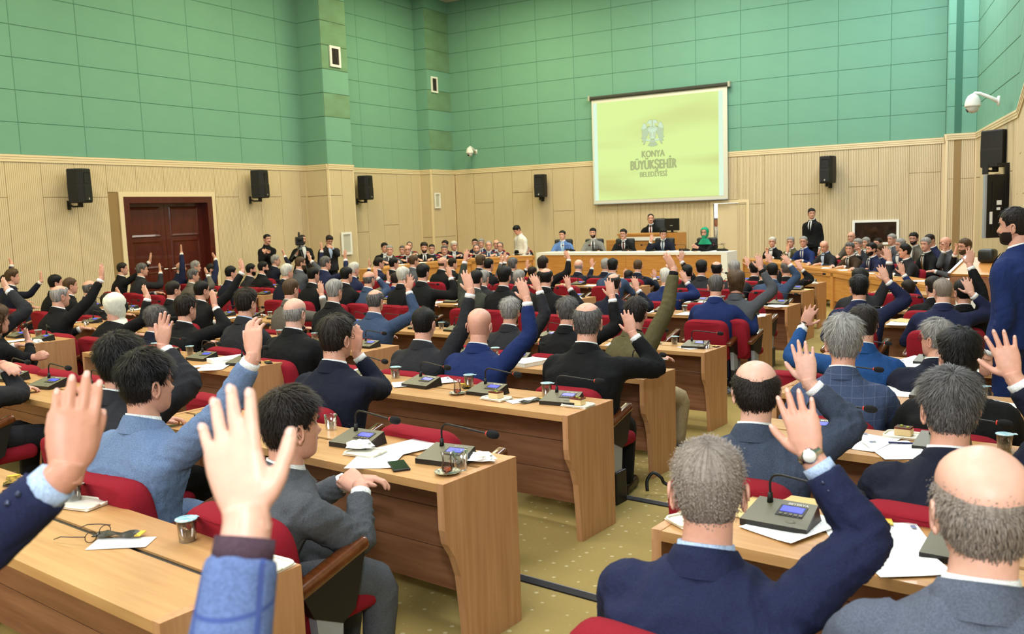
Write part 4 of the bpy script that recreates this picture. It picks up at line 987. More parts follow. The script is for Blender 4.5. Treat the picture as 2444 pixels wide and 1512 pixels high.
    if legs:
        lm = MB(); nl = 10 if detail == 0 else 7
        for sx in (-1, 1):
            if stand: lp_ = [f.hip+np.array((sx*.09, 0, .02)), np.array((sx*.10, .0, hz*.52)), np.array((sx*.10, -.02, .09))]; rd = [.105, .075, .055]
            else:
                h = f.hip; lp_ = [h+np.array((sx*.09, .02, -.0)), h+np.array((sx*.12, .24, .02)), np.array((sx*.13, h[1]+.46, max(.47, hz-.02))), np.array((sx*.13, h[1]+.47, .30)), np.array((sx*.13, h[1]+.44, .08))]; rd = [.105, .09, .075, .062, .055]
            pth = catmull(lp_, 3); lm.tube(pth, np.interp(np.linspace(0, 1, len(pth)), np.linspace(0, 1, len(rd)), rd), nl)
            shm = MB(); e = lp_[-1]; shm.rbox((e[0]-.045, e[1]-.09, .0), (e[0]+.045, e[1]+.19, .085), .03, 2); parts.append(('shoe', shm, [SHOE], True, None))
        lm.ell(f.hip+np.array((0, .02, -.0)), (.19*bulk, .14, .10), 12, 6)
        parts.append(('trousers', lm, [tm], True, None))
    f.jm, f.body, f.parts, f.jacket, f.skin, f.detail = jm, body, parts, jac(jacket), SKINS[skin], detail; f.jname = {'white': 'shirt', 'ltshirt': 'shirt'}.get(jacket, 'jacket')
    f.root, f.yaw, f.cat, f.group = root, yaw, cat, group
    FIG.append(f); return f
def folds(v, fc, f):
    q = np.array([t for t in fc if len(t) == 4]); a = v[q]; n = np.cross(a[:, 2]-a[:, 0], a[:, 3]-a[:, 1]); vn = np.zeros_like(v)
    for k in range(4): np.add.at(vn, q[:, k], n)
    vn /= np.linalg.norm(vn, axis=1)[:, None]+1e-12
    ph = f.root[0]*7.3+f.root[1]*3.1; d = np.zeros(len(v)); ridge = lambda w_: (1-np.abs(np.sin(w_)))**1.6
    big = 1.0 if f.detail == 0 else .8
    for k, (S_, E_, W_) in f.arm.items():
        for (a_, b_, wid, amp, per, at) in ((E_, S_, .13, .0075, .055, E_), (E_, W_, .12, .0065, .05, E_), (S_, E_, .11, .006, .06, S_)):
            ax = unit(b_-a_); r = v-at; s_ = r@ax; perp = r-s_[:, None]*ax; rad = np.linalg.norm(perp, axis=1); side = perp@unit(np.cross(ax, (.3, .5, .8)))
            msk = np.exp(-(np.linalg.norm(r, axis=1)/wid)**2)
            d += amp*msk*(ridge(math.pi*(s_+side*.9+.012*np.sin(side*60+ph))/per)-.35)
        r = v-S_; tc_ = r[:, 0]*(1 if k == 'R' else -1)     # drag lines from the armhole across the back
        an = np.arctan2(r[:, 2]+.05, -tc_); dist = np.hypot(r[:, 0], r[:, 2]); m = np.exp(-((dist-.12)/.08)**2)*(tc_ < .02)
        d += .0065*m*(ridge(an*5.2+ph+.6*np.sin(dist*30))-.3)
    x, y, z = v[:, 0], v[:, 1], v[:, 2]; w1 = 30*z+9*np.abs(x)+1.4*np.sin(9*x+ph)+1.1*np.sin(17*z+ph*.7)
    d += .005*ridge(w1*.5)*(.5+.5*np.sin(6*x+4*z+ph))*np.clip((.62-(z-f.hip[2]))/.3, 0, 1)*np.clip((np.abs(x)-.02)/.1, .2, 1)
    d -= .004*np.exp(-(x/.010)**2)*(y < 0)*(f.jname == 'jacket')      # centre back seam
    return v+vn*(d*big)[:, None]
def flush_figures():
    res = remesh_many([(f.jm, (.0095, .019, .028)[f.detail], (6, 4, 3)[f.detail]) for f in FIG])
    for f, (v, fc) in zip(FIG, res):
        o = part('person', f.body, f.skin, None, True); o.location = tuple(f.root); o.rotation_euler = (0, 0, f.yaw); tag(o, f.label, f.cat, f.group)
        if f.detail < 2: v = folds(v, fc, f)
        mb = MB(); mb.add(v, fc); part(f.jname, mb, f.jacket, o, True)
        for name, pm, mats, smooth, uvf in f.parts:
            c = part(name, pm, mats, o, smooth)
            if uvf is not None:
                P = np.tile((.3, .3), (pm.n, 1)) if isinstance(uvf, str) else uvf
                uvflow(c.data, P)
# ------------------------------------------------------------------ who sits where: head-top pixel of the photograph gives the seat, the row gives the distance
HL = {2: 2.02, 3: 3.35, 4: 4.85, 5: 6.60, 6: 9.15, 7: 10.74, 8: 12.6, 9: 14.05}
POD = np.array((-8.0, 19.5))
SEATED = []       # (u, v, floor, who) for chairs and desk things
CHECK = []
def place_row(pid, px, py, v, label, spec):
    """spec: dict of figure options, arms given as 'R'/'L': (tipx, tipy, wristx, wristy, pose)"""
    P = on_v(px, py, v); fl = tz(v+.35); hgt = P[2]-fl
    dirp = POD-P[:2]; yp = math.atan2(-dirp[0], dirp[1]); yb = TH+(yp-TH)*.42
    yaw = math.radians(spec.pop('by')) if 'by' in spec else yb
    hy = (yp-yaw)*.75+math.radians(spec.pop('hy', 0))
    depth = (P-CAMP)@cF
    detail = 0 if depth < 4.4 else (1 if depth < 9.5 else 2)
    arms = {}
    for k in ('R', 'L'):
        if k in spec:
            a = spec.pop(k); tx, ty, wx, wy = a[:4]; pose = a[4] if len(a) > 4 else 'open'; sx = 1 if k == 'R' else -1
            Sw = P+np.array((math.cos(yaw)*sx*.19, math.sin(yaw)*sx*.19, -.38)); best = None
            for dv in np.arange(-.10, .56, .02):
                W = on_v(wx, wy, v+dv); d = np.linalg.norm(W-Sw); cost = max(0, d-.555)*12+max(0, .26-d)*6+abs(dv-.16)
                if best is None or cost < best[0]: best = (cost, dv, d)
            dv = best[1]; W = on_v(wx, wy, v+dv); T = on_v(tx, ty, v+dv+.015); d = np.linalg.norm(W-Sw)
            if d > .66: W2_ = Sw+(W-Sw)*.66/d; T = T+(W2_-W); W = W2_
            arms[k] = dict(W=W, T=T, pose=pose)
            if len(a) > 5: arms[k]['pn'] = a[5]
            if len(a) > 6: arms[k]['pole'] = a[6]
    CHECK.append((pid, round(hgt, 2), round(depth, 1), round(float(P[0]), 1), round(float(P[1]), 1)))
    SEATED.append((float(P[:2]@U2), v, fl, label))
    return figure(label, P, yaw, fl, hyaw=hy, arms=arms, detail=detail, **spec)
G_AUD = 'council members voting in the rows'
def P(pid, px, py, row, label, **k):
    v = HL[row] if isinstance(row, int) else row
    k.setdefault('group', G_AUD); place_row(pid, px, py, v, label, k)
# nearest people, right of the aisle
P('e4', 1689, 1049, 1.98, 'man in navy suit with cropped grey hair and wristwatch raising hand, nearest to camera', style='thin', hc='stub', jacket='navy', shirt='b', R=(1893, 936, 1936, 1088, 'open'), watch='R', bulk=1.10, glasses=True, buttons=True, skin=0, hs=1.06)
P('e5', 2347, 1064, 1.92, 'balding man in light grey suit cut off by the lower right corner', style='horse', hc='stub', jacket='mgrey', bulk=1.12, hs=1.08, skin=3)
P('e1', 1804, 860, 3.36, 'man with shiny bald crown and black fringe in slate suit raising hand', style='crownbig', hc='dark', jacket='slate', R=(1912, 808, 1930, 912, 'open'), bulk=1.06, skin=3, hs=1.04)
P('e3', 2267, 893, 3.36, 'man with thick grey hair in dark navy suit raising large hand at right edge', style='full', hc='salt', jacket='dnavy', R=(2372, 754, 2418, 898, 'wide'), bulk=1.12, hs=1.06)
P('d13', 2012, 762, 4.85, 'silver-haired man in checked grey blue jacket seen from behind', style='thick', hc='grey', jacket='check', bulk=1.06, hs=1.06)
P('d15', 2290, 795, 4.8, 'man with thick straight black hair in black suit, back to camera', style='thick', hc='black', jacket='black', bulk=1.08, hs=1.05)
P('d12', 2061, 734, 6.2, 'man in bright blue suit raising left hand with a wristwatch', style='full', hc='dark', jacket='royal', L=(1948, 710, 1918, 776, 'wide', (.1, 1, 0), (-1, -.1, -.5)), watch='L', bulk=1.06)
P('d14', 2236, 765, 6.1, 'grey-haired man with glasses turning his head left, navy suit', style='full', hc='grey', jacket='dnavy', glasses=True, hy=35, by=8, bulk=1.08)
P('d8', 2050, 660, 6, 'black-haired man in navy suit raising hand with thin wedding ring', style='full', hc='black', jacket='navy', R=(2099, 627, 2116, 668), bulk=1.12)
P('d10', 2250, 664, 6, 'man with shaved pale head in navy suit raising hand with dark ring', style='buzz', hc='stub', jacket='navy', R=(2292, 628, 2318, 700, 'wide'), bulk=1.1, skin=3)
P('d11', 2300, 668, 9.5, 'man in black suit hidden behind raised hands near the lectern', style='short', hc='black', jacket='black', R=(2318, 584, 2314, 632))
P('d7', 2053, 645, 7, 'curly dark-haired man in charcoal suit raising hand in front of the reader', style='thick', hc='black', jacket='char', R=(2112, 582, 2123, 620))
P('d9', 2228, 660, 7, 'dark-haired man in black suit sitting beside the shaved head', style='short', hc='dark', jacket='black')
P('d16', 2168, 668, 8, 'man in blue jacket raising hand beside the man with moustache', style='short', hc='dark', jacket='blue', R=(2148, 624, 2155, 653))
# middle block
P('e6', 690, 937, 2.0, 'man in grey suit and open collar resting at the desk, armrest beside him', style='full', hc='dark', jacket='grey', bulk=1.06, hy=-28, by=-22, R=(806, 1120, 862, 1160, 'fist', (-1, .2, -.3)), hs=1.04, lean=.1)
P('b34', 800, 757, 3.42, 'man with glasses in dark navy suit holding hand beside his face', style='full', hc='dark', jacket='dnavy', R=(853, 766, 850, 842, 'tight'), glasses=True, bulk=1.12, hs=1.04, hy=-12)
P('b33', 1143, 735, 4.85, 'bald man with glasses in royal blue suit raising hand with ring', style='none', hc='stub', jacket='blue', R=(1232, 643, 1258, 714), glasses=True, bulk=1.08, hs=1.05, skin=0)
P('b32', 1010, 733, 4.85, 'man with closely shaved dark hair in charcoal suit raising hand', style='buzz', hc='black', jacket='char', R=(1105, 634, 1124, 694), glasses=True, bulk=1.1, hs=1.04)
P('c20', 1401, 722, 4.9, 'large man with grey bald crown in black suit raising hand, desk end beside him', style='crown', hc='salt', jacket='black', R=(1487, 718, 1510, 796), bulk=1.22, hs=1.1)
P('b35', 702, 711, 4.75, 'stout man with grey fringe and bald top in black suit, shirt collar showing', style='horse', hc='grey', jacket='black', bulk=1.2, skin=3, hs=1.05)
P('c21', 1217, 713, 6.5, 'grey-haired man in charcoal suit raising hand with large dark ring', style='full', hc='grey', jacket='char', R=(1263, 641, 1287, 690), bulk=1.05)
P('c19', 1354, 712, 6.5, 'man with dark grey hair in black pinstripe suit raising hand high', style='full', hc='salt', jacket='black', R=(1451, 658, 1461, 708), bulk=1.05)
P('c22', 1518, 713, 6.45, 'man in olive green jacket stretching his arm high, beige trousers', style='full', hc='dark', jacket='olive', shirt='k', R=(1580, 592, 1610, 642, 'open'), bulk=1.15, trousers='khaki', hs=1.03, by=-34)
P('b18', 895, 691, 6.5, 'man with thinning grey hair in steel blue suit raising hand wearing ring', style='crown', hc='salt', jacket='steel', R=(985, 648, 975, 692, 'wide'), bulk=1.14)
P('b15', 797, 669, 6.6, 'grey-haired man with glasses in black coat with raised collar', style='full', hc='grey', jacket='black', glasses=True, bulk=1.12)
P('b14', 693, 666, 6.6, 'brown-haired man with receding hairline and glasses in taupe suit raising hand', style='recede', hc='brown', jacket='taupe', R=(763, 664, 768, 704), glasses=True)
P('c13', 1708, 657, 6, 'dark-haired man in blue suit adjusting the microphone at his desk', style='short', hc='salt', jacket='blue', bulk=1.1, R=(1784, 715, 1798, 742, 'fist', (-1, .3, 0)))
P('c18', 1464, 653, 6, 'man with dark bald crown in navy suit behind a raised hand', style='crown', hc='dark', jacket='dnavy', R=(1513, 662, 1521, 690))
P('c14', 1203, 639, 6, 'curly black-haired man in black suit left of two raised hands', style='thick', hc='black', jacket='black', bulk=1.1)
P('c15', 1303, 640, 6, 'man with bald crown and white collar in black suit raising hand', style='crown', hc='black', jacket='black', R=(1351, 655, 1358, 686, 'wide'), bulk=1.05)
P('c16', 1238, 645, 7, 'grey-haired man mostly hidden between raised hands', style='full', hc='grey', jacket='char')
P('c23', 1590, 641, 7, 'white-haired man in navy suit behind the olive sleeve raising hand', style='full', hc='white', jacket='blue', R=(1622, 633, 1637, 671), bulk=1.08)
P('d3', 1757, 650, 9.35, 'woman with wavy brown hair in grey jacket raising her hand', style='long', hc='brown', jacket='grey', shirt='k', R=(1808, 596, 1815, 640), cat='person')
P('c11', 1674, 622, 8, 'dark-haired man in grey suit in front of the desk corner', style='full', hc='black', jacket='char')
P('c12', 1710, 624, 8, 'man with round bald patch in charcoal suit below the door', style='crown', hc='black', jacket='char')
P('d2', 1752, 623, 8, 'grey-haired man in charcoal suit just right of the council desk', style='full', hc='grey', jacket='char')
P('c10', 1640, 632, 8, 'man in black suit raising hand with dark cuff before council desk', style='short', hc='black', jacket='black', R=(1630, 597, 1625, 622, 'wide'))
P('d4', 1800, 625, 9, 'small dark-haired man in black raising hand before right tables', style='short', hc='black', jacket='black', R=(1780, 610, 1787, 634))
P('d5', 1843, 628, 8, 'man in steel blue suit with short black hair raising arm at the aisle', style='short', hc='black', jacket='steel', R=(1864, 601, 1883, 628), bulk=1.08)
P('d6', 1876, 625, 9, 'man in black suit with elbow out at aisle, frontmost row', style='short', hc='salt', jacket='black', R=(1905, 628, 1912, 642))
P('d17', 1822, 632, 13.0, 'man in black behind the steel blue suit raising thin hand', style='short', hc='dark', jacket='black', R=(1828, 597, 1839, 626))
P('c8', 1462, 618, 8, 'black-haired man in steel blue suit facing the council desk', style='full', hc='black', jacket='steel', bulk=1.08)
P('c9', 1522, 619, 9, 'short-haired man in dark suit raising right hand before chairman', style='buzz', hc='brown', jacket='dnavy', R=(1562, 640, 1562, 664))
P('c9b', 1500, 645, 9, 'man raising hand directly left of the short-haired man', style='short', hc='dark', jacket='black', L=(1492, 638, 1492, 662))
P('c7', 1445, 618, 9, 'grey-haired man partly hidden left of the steel blue suit', style='full', hc='grey', jacket='dnavy', L=(1410, 614, 1414, 637))
P('c5', 1381, 619, 9, 'bald man with grey sides in navy suit under the blue-suited official', style='bald', hc='grey', jacket='dnavy', skin=3)
P('c4', 1295, 613, 8, 'stocky dark-haired man in black suit raising hand toward the blue-suited official', style='full', hc='dark', jacket='black', R=(1345, 592, 1358, 616), bulk=1.2, hs=1.08)
P('c3', 1223, 616, 8, 'brown grey-haired man in dark suit below the waiter', style='full', hc='salt', jacket='char')
P('c2', 1166, 617, 8, 'bearded dark-haired man in black, left of two pale raised hands', style='short', hc='black', jacket='black')
P('c3b', 1204, 642, 9, 'man in grey sleeve raising hand below the front wooden table', style='short', hc='dark', jacket='grey', L=(1194, 594, 1197, 624))
P('c3c', 1218, 650, 13.0, 'man raising hand with fingers apart below the front wooden table', style='short', hc='dark', jacket='char', L=(1203, 597, 1206, 622))
P('c3d', 1270, 636, 9, 'man raising one small hand left of the stocky black suit', style='short', hc='dark', jacket='black', L=(1258, 618, 1258, 639))
P('b28', 1147, 609, 8, 'brown-haired man in dark suit close to the stage table', style='full', hc='brown', jacket='dnavy')
P('b26', 1056, 613, 8, 'man with shiny bald dome in black suit near the stage table', style='bald', hc='brown', jacket='black', bulk=1.1)
P('b27', 1080, 616, 9, 'dark-haired man beside the shiny bald dome', style='short', hc='dark', jacket='black')
P('b29', 1136, 645, 6, 'bearded man with glasses in dark grey coat raising left hand high', style='short', hc='black', jacket='dgreen', beard='b', glasses=True, L=(1118, 579, 1110, 621, 'wide'), bulk=1.08)
P('b30', 1154, 646, 7, 'grey-haired man with glasses beside the bearded man', style='full', hc='grey', jacket='char', glasses=True)
P('b25', 1009, 631, 6, 'young black-haired man in black suit raising thin hand', style='full', hc='black', jacket='black', R=(1067, 626, 1075, 660), bulk=1.08)
P('b22', 961, 638, 6, 'white-haired man in black suit behind the steel blue sleeve', style='full', hc='white', jacket='black')
P('b24', 987, 609, 8, 'brown-haired man in grey suit below the seated stage guests', style='short', hc='brown', jacket='grey')
P('b21', 939, 615, 8, 'dark-haired man touching his face below the stage guests', style='short', hc='black', jacket='black', R=(941, 630, 945, 645, 'fist'))
P('b20', 904, 614, 8, 'man with dark hair and glasses in navy raising left hand', style='short', hc='dark', jacket='navy', L=(880, 614, 882, 637), glasses=True)
P('b23', 945, 650, 7, 'man in blue sleeve raising small hand before white hair', style='short', hc='dark', jacket='blue', L=(924, 647, 928, 669))
P('b19', 880, 647, 6, 'balding man in steel suit with raised hand in front of face', style='horse', hc='salt', jacket='steel', R=(893, 624, 898, 661))
P('b17', 826, 637, 9.0, 'young man with neat black hair in black suit raising hand', style='short', hc='black', jacket='black', R=(886, 669, 878, 699))
P('b13', 844, 627, 7, 'white-haired man in navy suit near the pale wall panel', style='full', hc='white', jacket='navy')
P('b12', 776, 613, 10.85, 'man with grey brown hair in navy suit raising hand below the photographer', style='full', hc='salt', jacket='navy', R=(824, 589, 824, 617), bulk=1.1)
P('b9', 716, 613, 10.9, 'bearded man with glasses in grey suit raising hand below the cameraman', style='short', hc='brown', jacket='grey', beard='b', glasses=True, R=(733, 600, 742, 622), bulk=1.08)
P('b11', 748, 624, 12.3, 'man in navy stretching thin raised arm beside the photographer', style='short', hc='dark', jacket='navy', R=(765, 578, 768, 596))
P('b10', 747, 638, 9.1, 'dark-haired man in black suit leaning right below the bearded man', style='short', hc='black', jacket='black')
P('b8', 684, 631, 9.1, 'white grey-haired man in dark suit seen from behind', style='full', hc='white', jacket='dnavy')
P('b7', 657, 609, 12.5, 'grey-haired man in navy suit raising hand below the standing black shirt', style='full', hc='grey', jacket='dnavy', R=(668, 582, 679, 610))
P('b6', 627, 624, 10.74, 'bearded dark-haired man in black suit facing right', style='short', hc='black', jacket='black', beard='b', bulk=1.1)
P('b2', 598, 629, 10.74, 'man with dark beard beside the ringed raised hand', style='short', hc='black', jacket='char', beard='b', R=(606, 661, 609, 684))
P('A23', 586, 691, 5.0, 'brown-haired man with blue collar in charcoal suit, profile right', style='full', hc='dark', jacket='char', shirt='b', bulk=1.06, hs=1.05)
P('A16', 480, 671, 6.6, 'dark-haired man in black suit raising hand with gold ring high', style='short', hc='black', jacket='black', R=(568, 598, 580, 646), bulk=1.05)
P('A17', 412, 671, 6.6, 'dark-haired man in black suit looking right, no hand raised', style='short', hc='dark', jacket='black')
P('A18', 442, 705, 4.85, 'dark-haired man in black suit raising right hand, fingers together', style='full', hc='dark', jacket='black', R=(500, 665, 513, 731, 'tight'), bulk=1.1, hs=1.05)
P('A19', 369, 732, 4.75, 'grey-haired man in dark suit behind the narrow raised hand', style='full', hc='salt', jacket='dnavy', hs=1.03)
P('A15', 550, 635, 9.15, 'man with short dark hair in navy suit near the mahogany door edge', style='short', hc='black', jacket='dnavy', bulk=1.06)
P('A14', 503, 629, 10.74, 'bearded man in navy suit raising hand against mahogany door frame', style='short', hc='dark', jacket='navy', R=(500, 595, 514, 616), beard='b')
P('A13', 460, 642, 9.15, 'grey-haired man in green grey suit sitting before the mahogany door', style='full', hc='salt', jacket='taupe', R=(481, 626, 496, 655, 'tight'), watch='R')
P('A12', 466, 623, 10.9, 'grey-haired man with glasses before the mahogany door', style='full', hc='grey', jacket='char', glasses=True)
P('A11', 431, 625, 10.74, 'bald man in navy suit raising hand in front of mahogany door', style='bald', hc='stub', jacket='navy', R=(431, 576, 433, 602), bulk=1.08)
P('A10', 338, 629, 9.15, 'man with dark grey hair in charcoal suit raising hand before mahogany door', style='full', hc='salt', jacket='char', R=(378, 617, 383, 648), bulk=1.08)
P('A9', 291, 627, 9.15, 'dark-haired man in black suit left of the mahogany door raising hand', style='short', hc='dark', jacket='black', R=(362, 592, 358, 623))
P('A8', 272, 701, 4.85, 'woman in white headscarf and black coat raising her hand', hijab=cloth('scarf_white', (244, 238, 216)), jacket='black', R=(338, 677, 353, 708), style='none', bulk=1.05, hs=1.05)
P('A8b', 256, 700, 6.6, 'person hidden behind white headscarf raising fingers', style='short', hc='dark', jacket='black', R=(272, 680, 286, 704))
P('A7', 213, 669, 6.6, 'balding man in charcoal suit half hidden behind black raised sleeve', style='crownbig', hc='salt', jacket='char')
P('A6', 141, 681, 4.9, 'balding grey-haired man in black suit raising arm far to the right', style='crown', hc='grey', jacket='black', R=(242, 626, 243, 663), bulk=1.12, hs=1.03)
P('A5', 166, 663, 6.5, 'brown-haired young man in profile beside the grey balding man', style='short', hc='brown', jacket='black')
P('A4', 131, 657, 6.6, 'dark-haired man with white collar in black suit near left wall', style='full', hc='black', jacket='black')
P('A1', 28, 644, 6.6, 'curly-haired young man in dark checked jacket raising hand near left edge', style='thick', hc='brown', jacket='dnavy', R=(96, 645, 99, 670))
P('A2', 14, 655, 7.1, 'man hidden behind curly hair stretching hand at the left edge', style='short', hc='dark', jacket='navy', R=(12, 601, 28, 629))
P('A3', -32, 690, 3.5, 'man in charcoal suit cut off by left edge, raising hand with white cuff', style='short', hc='dark', jacket='char', R=(-6, 648, 18, 690))
P('W1', -12, 733, 3.45, 'woman with brown hair and grey scarf at left edge raising hand, holding pen', style='long', hc='brown', jacket='black', shirt='k', R=(50, 762, 70, 818), L=(96, 848, 84, 852, 'fist'), hy=-10)
P('W2', -62, 800, 2.3, 'person in dark sleeve cut off by left edge, hand resting on papers', style='short', hc='dark', jacket='char', R=(44, 888, 6, 868, 'relax', (0, .3, -1)))
P('A21', 283, 808, 2.25, 'man with thick wavy black hair raising hand, behind light blue jacket', style='thick', hc='black', jacket='char', R=(400, 718, 388, 826, 'open'), bulk=1.05, hs=1.05)
P('A22', 345, 845, 1.95, 'black-haired man in light blue jacket raising a loosely bent hand', style='full', hc='black', jacket='ltblue', R=(604, 790, 606, 850, 'relax'), bulk=1.08, hs=1.05, hy=-20)
# two arms of people sitting just outside the frame
def near_arm(label, head, yaw, k, W, T, **kw):
    SEATED.append((float(np.array(head[:2])@U2), float(np.array(head[:2])@V2), 0.0, label))
    figure(label, np.array(head, float), yaw, 0.0, detail=0, arms={k: dict(W=W, T=T, **kw.pop('arm', {}))}, **kw)
W_ = CAMP+ray(592, 1240)*1.12; T_ = CAMP+ray(512, 880)*1.17
near_arm('person in blue checked jacket, only the large blurred raised hand and sleeve visible', (W_[0]+.34, W_[1]-.10, 1.20), math.radians(28), 'L', W_, T_, jacket='bcheck', shirt='d', bulk=1.0, skin=3, arm=dict(pole=(-.6, -.3, -.8), pn=(.1, 1, .1)), group=G_AUD)
W_ = CAMP+ray(160, 1125)*1.52; T_ = CAMP+ray(192, 884)*1.56
near_arm('person in navy jacket with pale blue cuff, raised hand at the lower left edge', (W_[0]-.12, W_[1]-.36, 1.30), math.radians(-4), 'L', W_, T_, jacket='navy', shirt='b', bulk=1.0, buttons=True, skin=1, arm=dict(pn=(-.9, .45, 0), pole=(-.5, -.6, -.7), pose='tight'), group=G_AUD)
# officials at the council desk, facing the audience
G_OFF = 'officials on the stage'
def F(pid, P_, floor, label, face, **k):
    d = np.array(face)-np.asarray(P_)[:2]; yaw = math.atan2(-d[0], d[1]); hy = math.radians(k.pop('hy', 0)); k.setdefault('group', G_OFF)
    arms = {}
    for q in ('R', 'L'):
        if q in k:
            a = k.pop(q); r_ = np.asarray(P_)-CAMP; dep = r_@cF-(a[6] if len(a) > 6 else .2)
            arms[q] = dict(W=CAMP+ray(a[2], a[3])*dep, T=CAMP+ray(a[0], a[1])*(dep+(.0)), pose=a[4] if len(a) > 4 else 'open')
            if len(a) > 5 and a[5] is not None: arms[q]['pn'] = a[5]
    CHECK.append((pid, round(float(P_[2]-floor), 2), round(float((np.asarray(P_)-CAMP)@cF), 1), round(float(P_[0]), 1), round(float(P_[1]), 1)))
    figure(label, P_, yaw, floor, hyaw=hy, arms=arms, detail=2 if not k.pop('near', 0) else 1, front=True, **k); return yaw
AUD = (-5.0, 5.0)
for pid, px, py, lab, kw in (
    ('p1', 1342, 550, 'official in sky blue suit at left end of the council desk', dict(jacket='sky', tie=(150, 190, 220), style='short', hc='black', hy=-18)),
    ('p2', 1415, 545, 'bearded official in light grey suit at the council desk', dict(jacket='lgrey', tie=(24, 24, 30), style='full', hc='black', beard='b')),
    ('p3', 1488, 547, 'official with glasses, moustache and dark red tie at the council desk', dict(jacket='black', tie=(90, 26, 26), style='full', hc='black', glasses=True, beard='m', hy=-12)),
    ('p4', 1582, 545, 'official in navy suit raising his right hand at the council desk', dict(jacket='dnavy', tie=(86, 104, 120), style='full', hc='black', hpitch=-.3, hy=20, R=(1556, 553, 1554, 574, 'open', (0, 1, 0), .25)))):
    p = on_v(px, py, 19.35); y = F(pid, p, STAGE, lab, AUD, legs=False, **kw); podium_chair((p[0], p[1], STAGE), y, 'black leather chair of the %s' % lab.split(' at ')[0].split(' raising')[0])
p = on_v(1553, 511, 21.25); y = F('ch', p, .22, 'chairman with moustache and bald forehead on the raised seat', AUD, jacket='black', tie=(110, 30, 34), style='recede', hc='black', beard='m', hy=12, legs=False); podium_chair((p[0]+.12, p[1]+.05, .22), y, 'tall black leather chair of the chairman', .85)
p = on_v(1682, 543, 19.2); y = F('wo', p, STAGE, 'woman in emerald green headscarf and black coat at the council desk', AUD, jacket='black', style='none', hijab=cloth('scarf_green', (40, 150, 110)), glasses=True, hy=-8, legs=False, shirt='k', L=(1655, 586, 1664, 590, 'fist', None, .25)); podium_chair((p[0], p[1], STAGE), y, 'black leather chair of the woman in emerald headscarf')
# guests at the stage tables on the left
G_GL = 'guests at the left stage tables'
def tableP(px, py, a, b, off):
    """point on the vertical plane parallel to table a-b, off metres behind it"""
    d = unit((b-a)[:2]); n = np.array((-d[1], d[0])); r = ray(px, py); q = (a[:2]+n*off-CAMP[:2])@n; return CAMP+r*(q/(r[:2]@n))
LGUESTS = [
 (917, 580, 2.0, 'young dark-haired guest behind the grey-haired guest, nearest the wall column', dict(jacket='black', style='full', hc='black', hy=20)),
 (929, 585, .95, 'grey-haired guest in grey suit at left end of the stage tables', dict(jacket='grey', style='short', hc='grey', tie=(60, 60, 70))),
 (960, 586, 1.9, 'guest with grey beard half hidden behind the bald guest with glasses', dict(jacket='black', style='short', hc='salt', hy=-20)),
 (972, 585, .95, 'bald guest with glasses and red tie at the stage table', dict(jacket='black', style='bald', hc='grey', glasses=True, tie=(120, 40, 50))),
 (977, 577, 2.6, 'guest with white beard in brown jacket at the rear', dict(jacket='taupe', style='recede', hc='salt', beard='b')),
 (1012, 580, .95, 'stout guest with dark beard and black tie at the stage table', dict(jacket='black', style='thick', hc='dark', beard='b', bulk=1.15, tie=(20, 20, 22))),
 (1030, 583, 2.1, 'guest in blue jacket behind the stout bearded guest', dict(jacket='blue', style='short', hc='dark')),
 (1060, 586, .95, 'guest with grey moustache in black suit at stage table', dict(jacket='black', style='short', hc='salt', beard='m', tie=(60, 60, 60))),
 (1062, 574, 2.3, 'tall dark-haired guest behind the grey moustache', dict(jacket='black', style='full', hc='dark', hy=-30)),
 (1083, 576, 1.6, 'white-haired guest in open white shirt and dark jacket on stage', dict(jacket='dnavy', style='full', hc='white', hy=25)),
 (1133, 570, 2.2, 'dark-haired guest in the rear right of the white-haired guest', dict(jacket='dnavy', style='short', hc='black')),
 (1137, 583, .95, 'guest with grey beard and red tie at the stage table', dict(jacket='black', style='recede', hc='salt', beard='b', tie=(140, 30, 40))),
 (1148, 570, 1.9, 'tall grey-haired guest in navy suit in second stage row', dict(jacket='navy', style='full', hc='grey', tie=(60, 70, 100))),
 (1166, 575, .95, 'grey-haired guest in blue grey suit looking ahead at stage table', dict(jacket='slate', style='recede', hc='grey', tie=(40, 60, 110))),
 (1184, 572, 1.9, 'bald guest in navy behind the guest with glasses', dict(jacket='navy', style='bald', hc='salt')),
 (1193, 578, .95, 'balding guest with glasses in navy suit at stage table', dict(jacket='navy', style='recede', hc='salt', glasses=True)),
 (1247, 572, .95, 'dark-haired guest in black covering his mouth beside the waiter', dict(jacket='black', style='full', hc='black', R=(1256, 583, 1262, 600, 'fist', None, .12)))]
for px, py, off, lab, kw in LGUESTS:
    a, b = (LT[0], LT[1]) if px < 990 else ((LT[1], LT[2]) if px < 1125 else (LT[2], LT[3]))
    p = tableP(px, py, a, b, off); fl = min(STAGE, p[2]-1.12) if p[2]-STAGE < 1.12 else (p[2]-1.42 if p[2]-STAGE > 1.42 else STAGE)
    y = F('f%d' % px, p, fl, lab, (-6.5, 9.0), group=G_GL, legs=False, **kw); SEATED.append((None, (p[0], p[1], fl), y, lab))
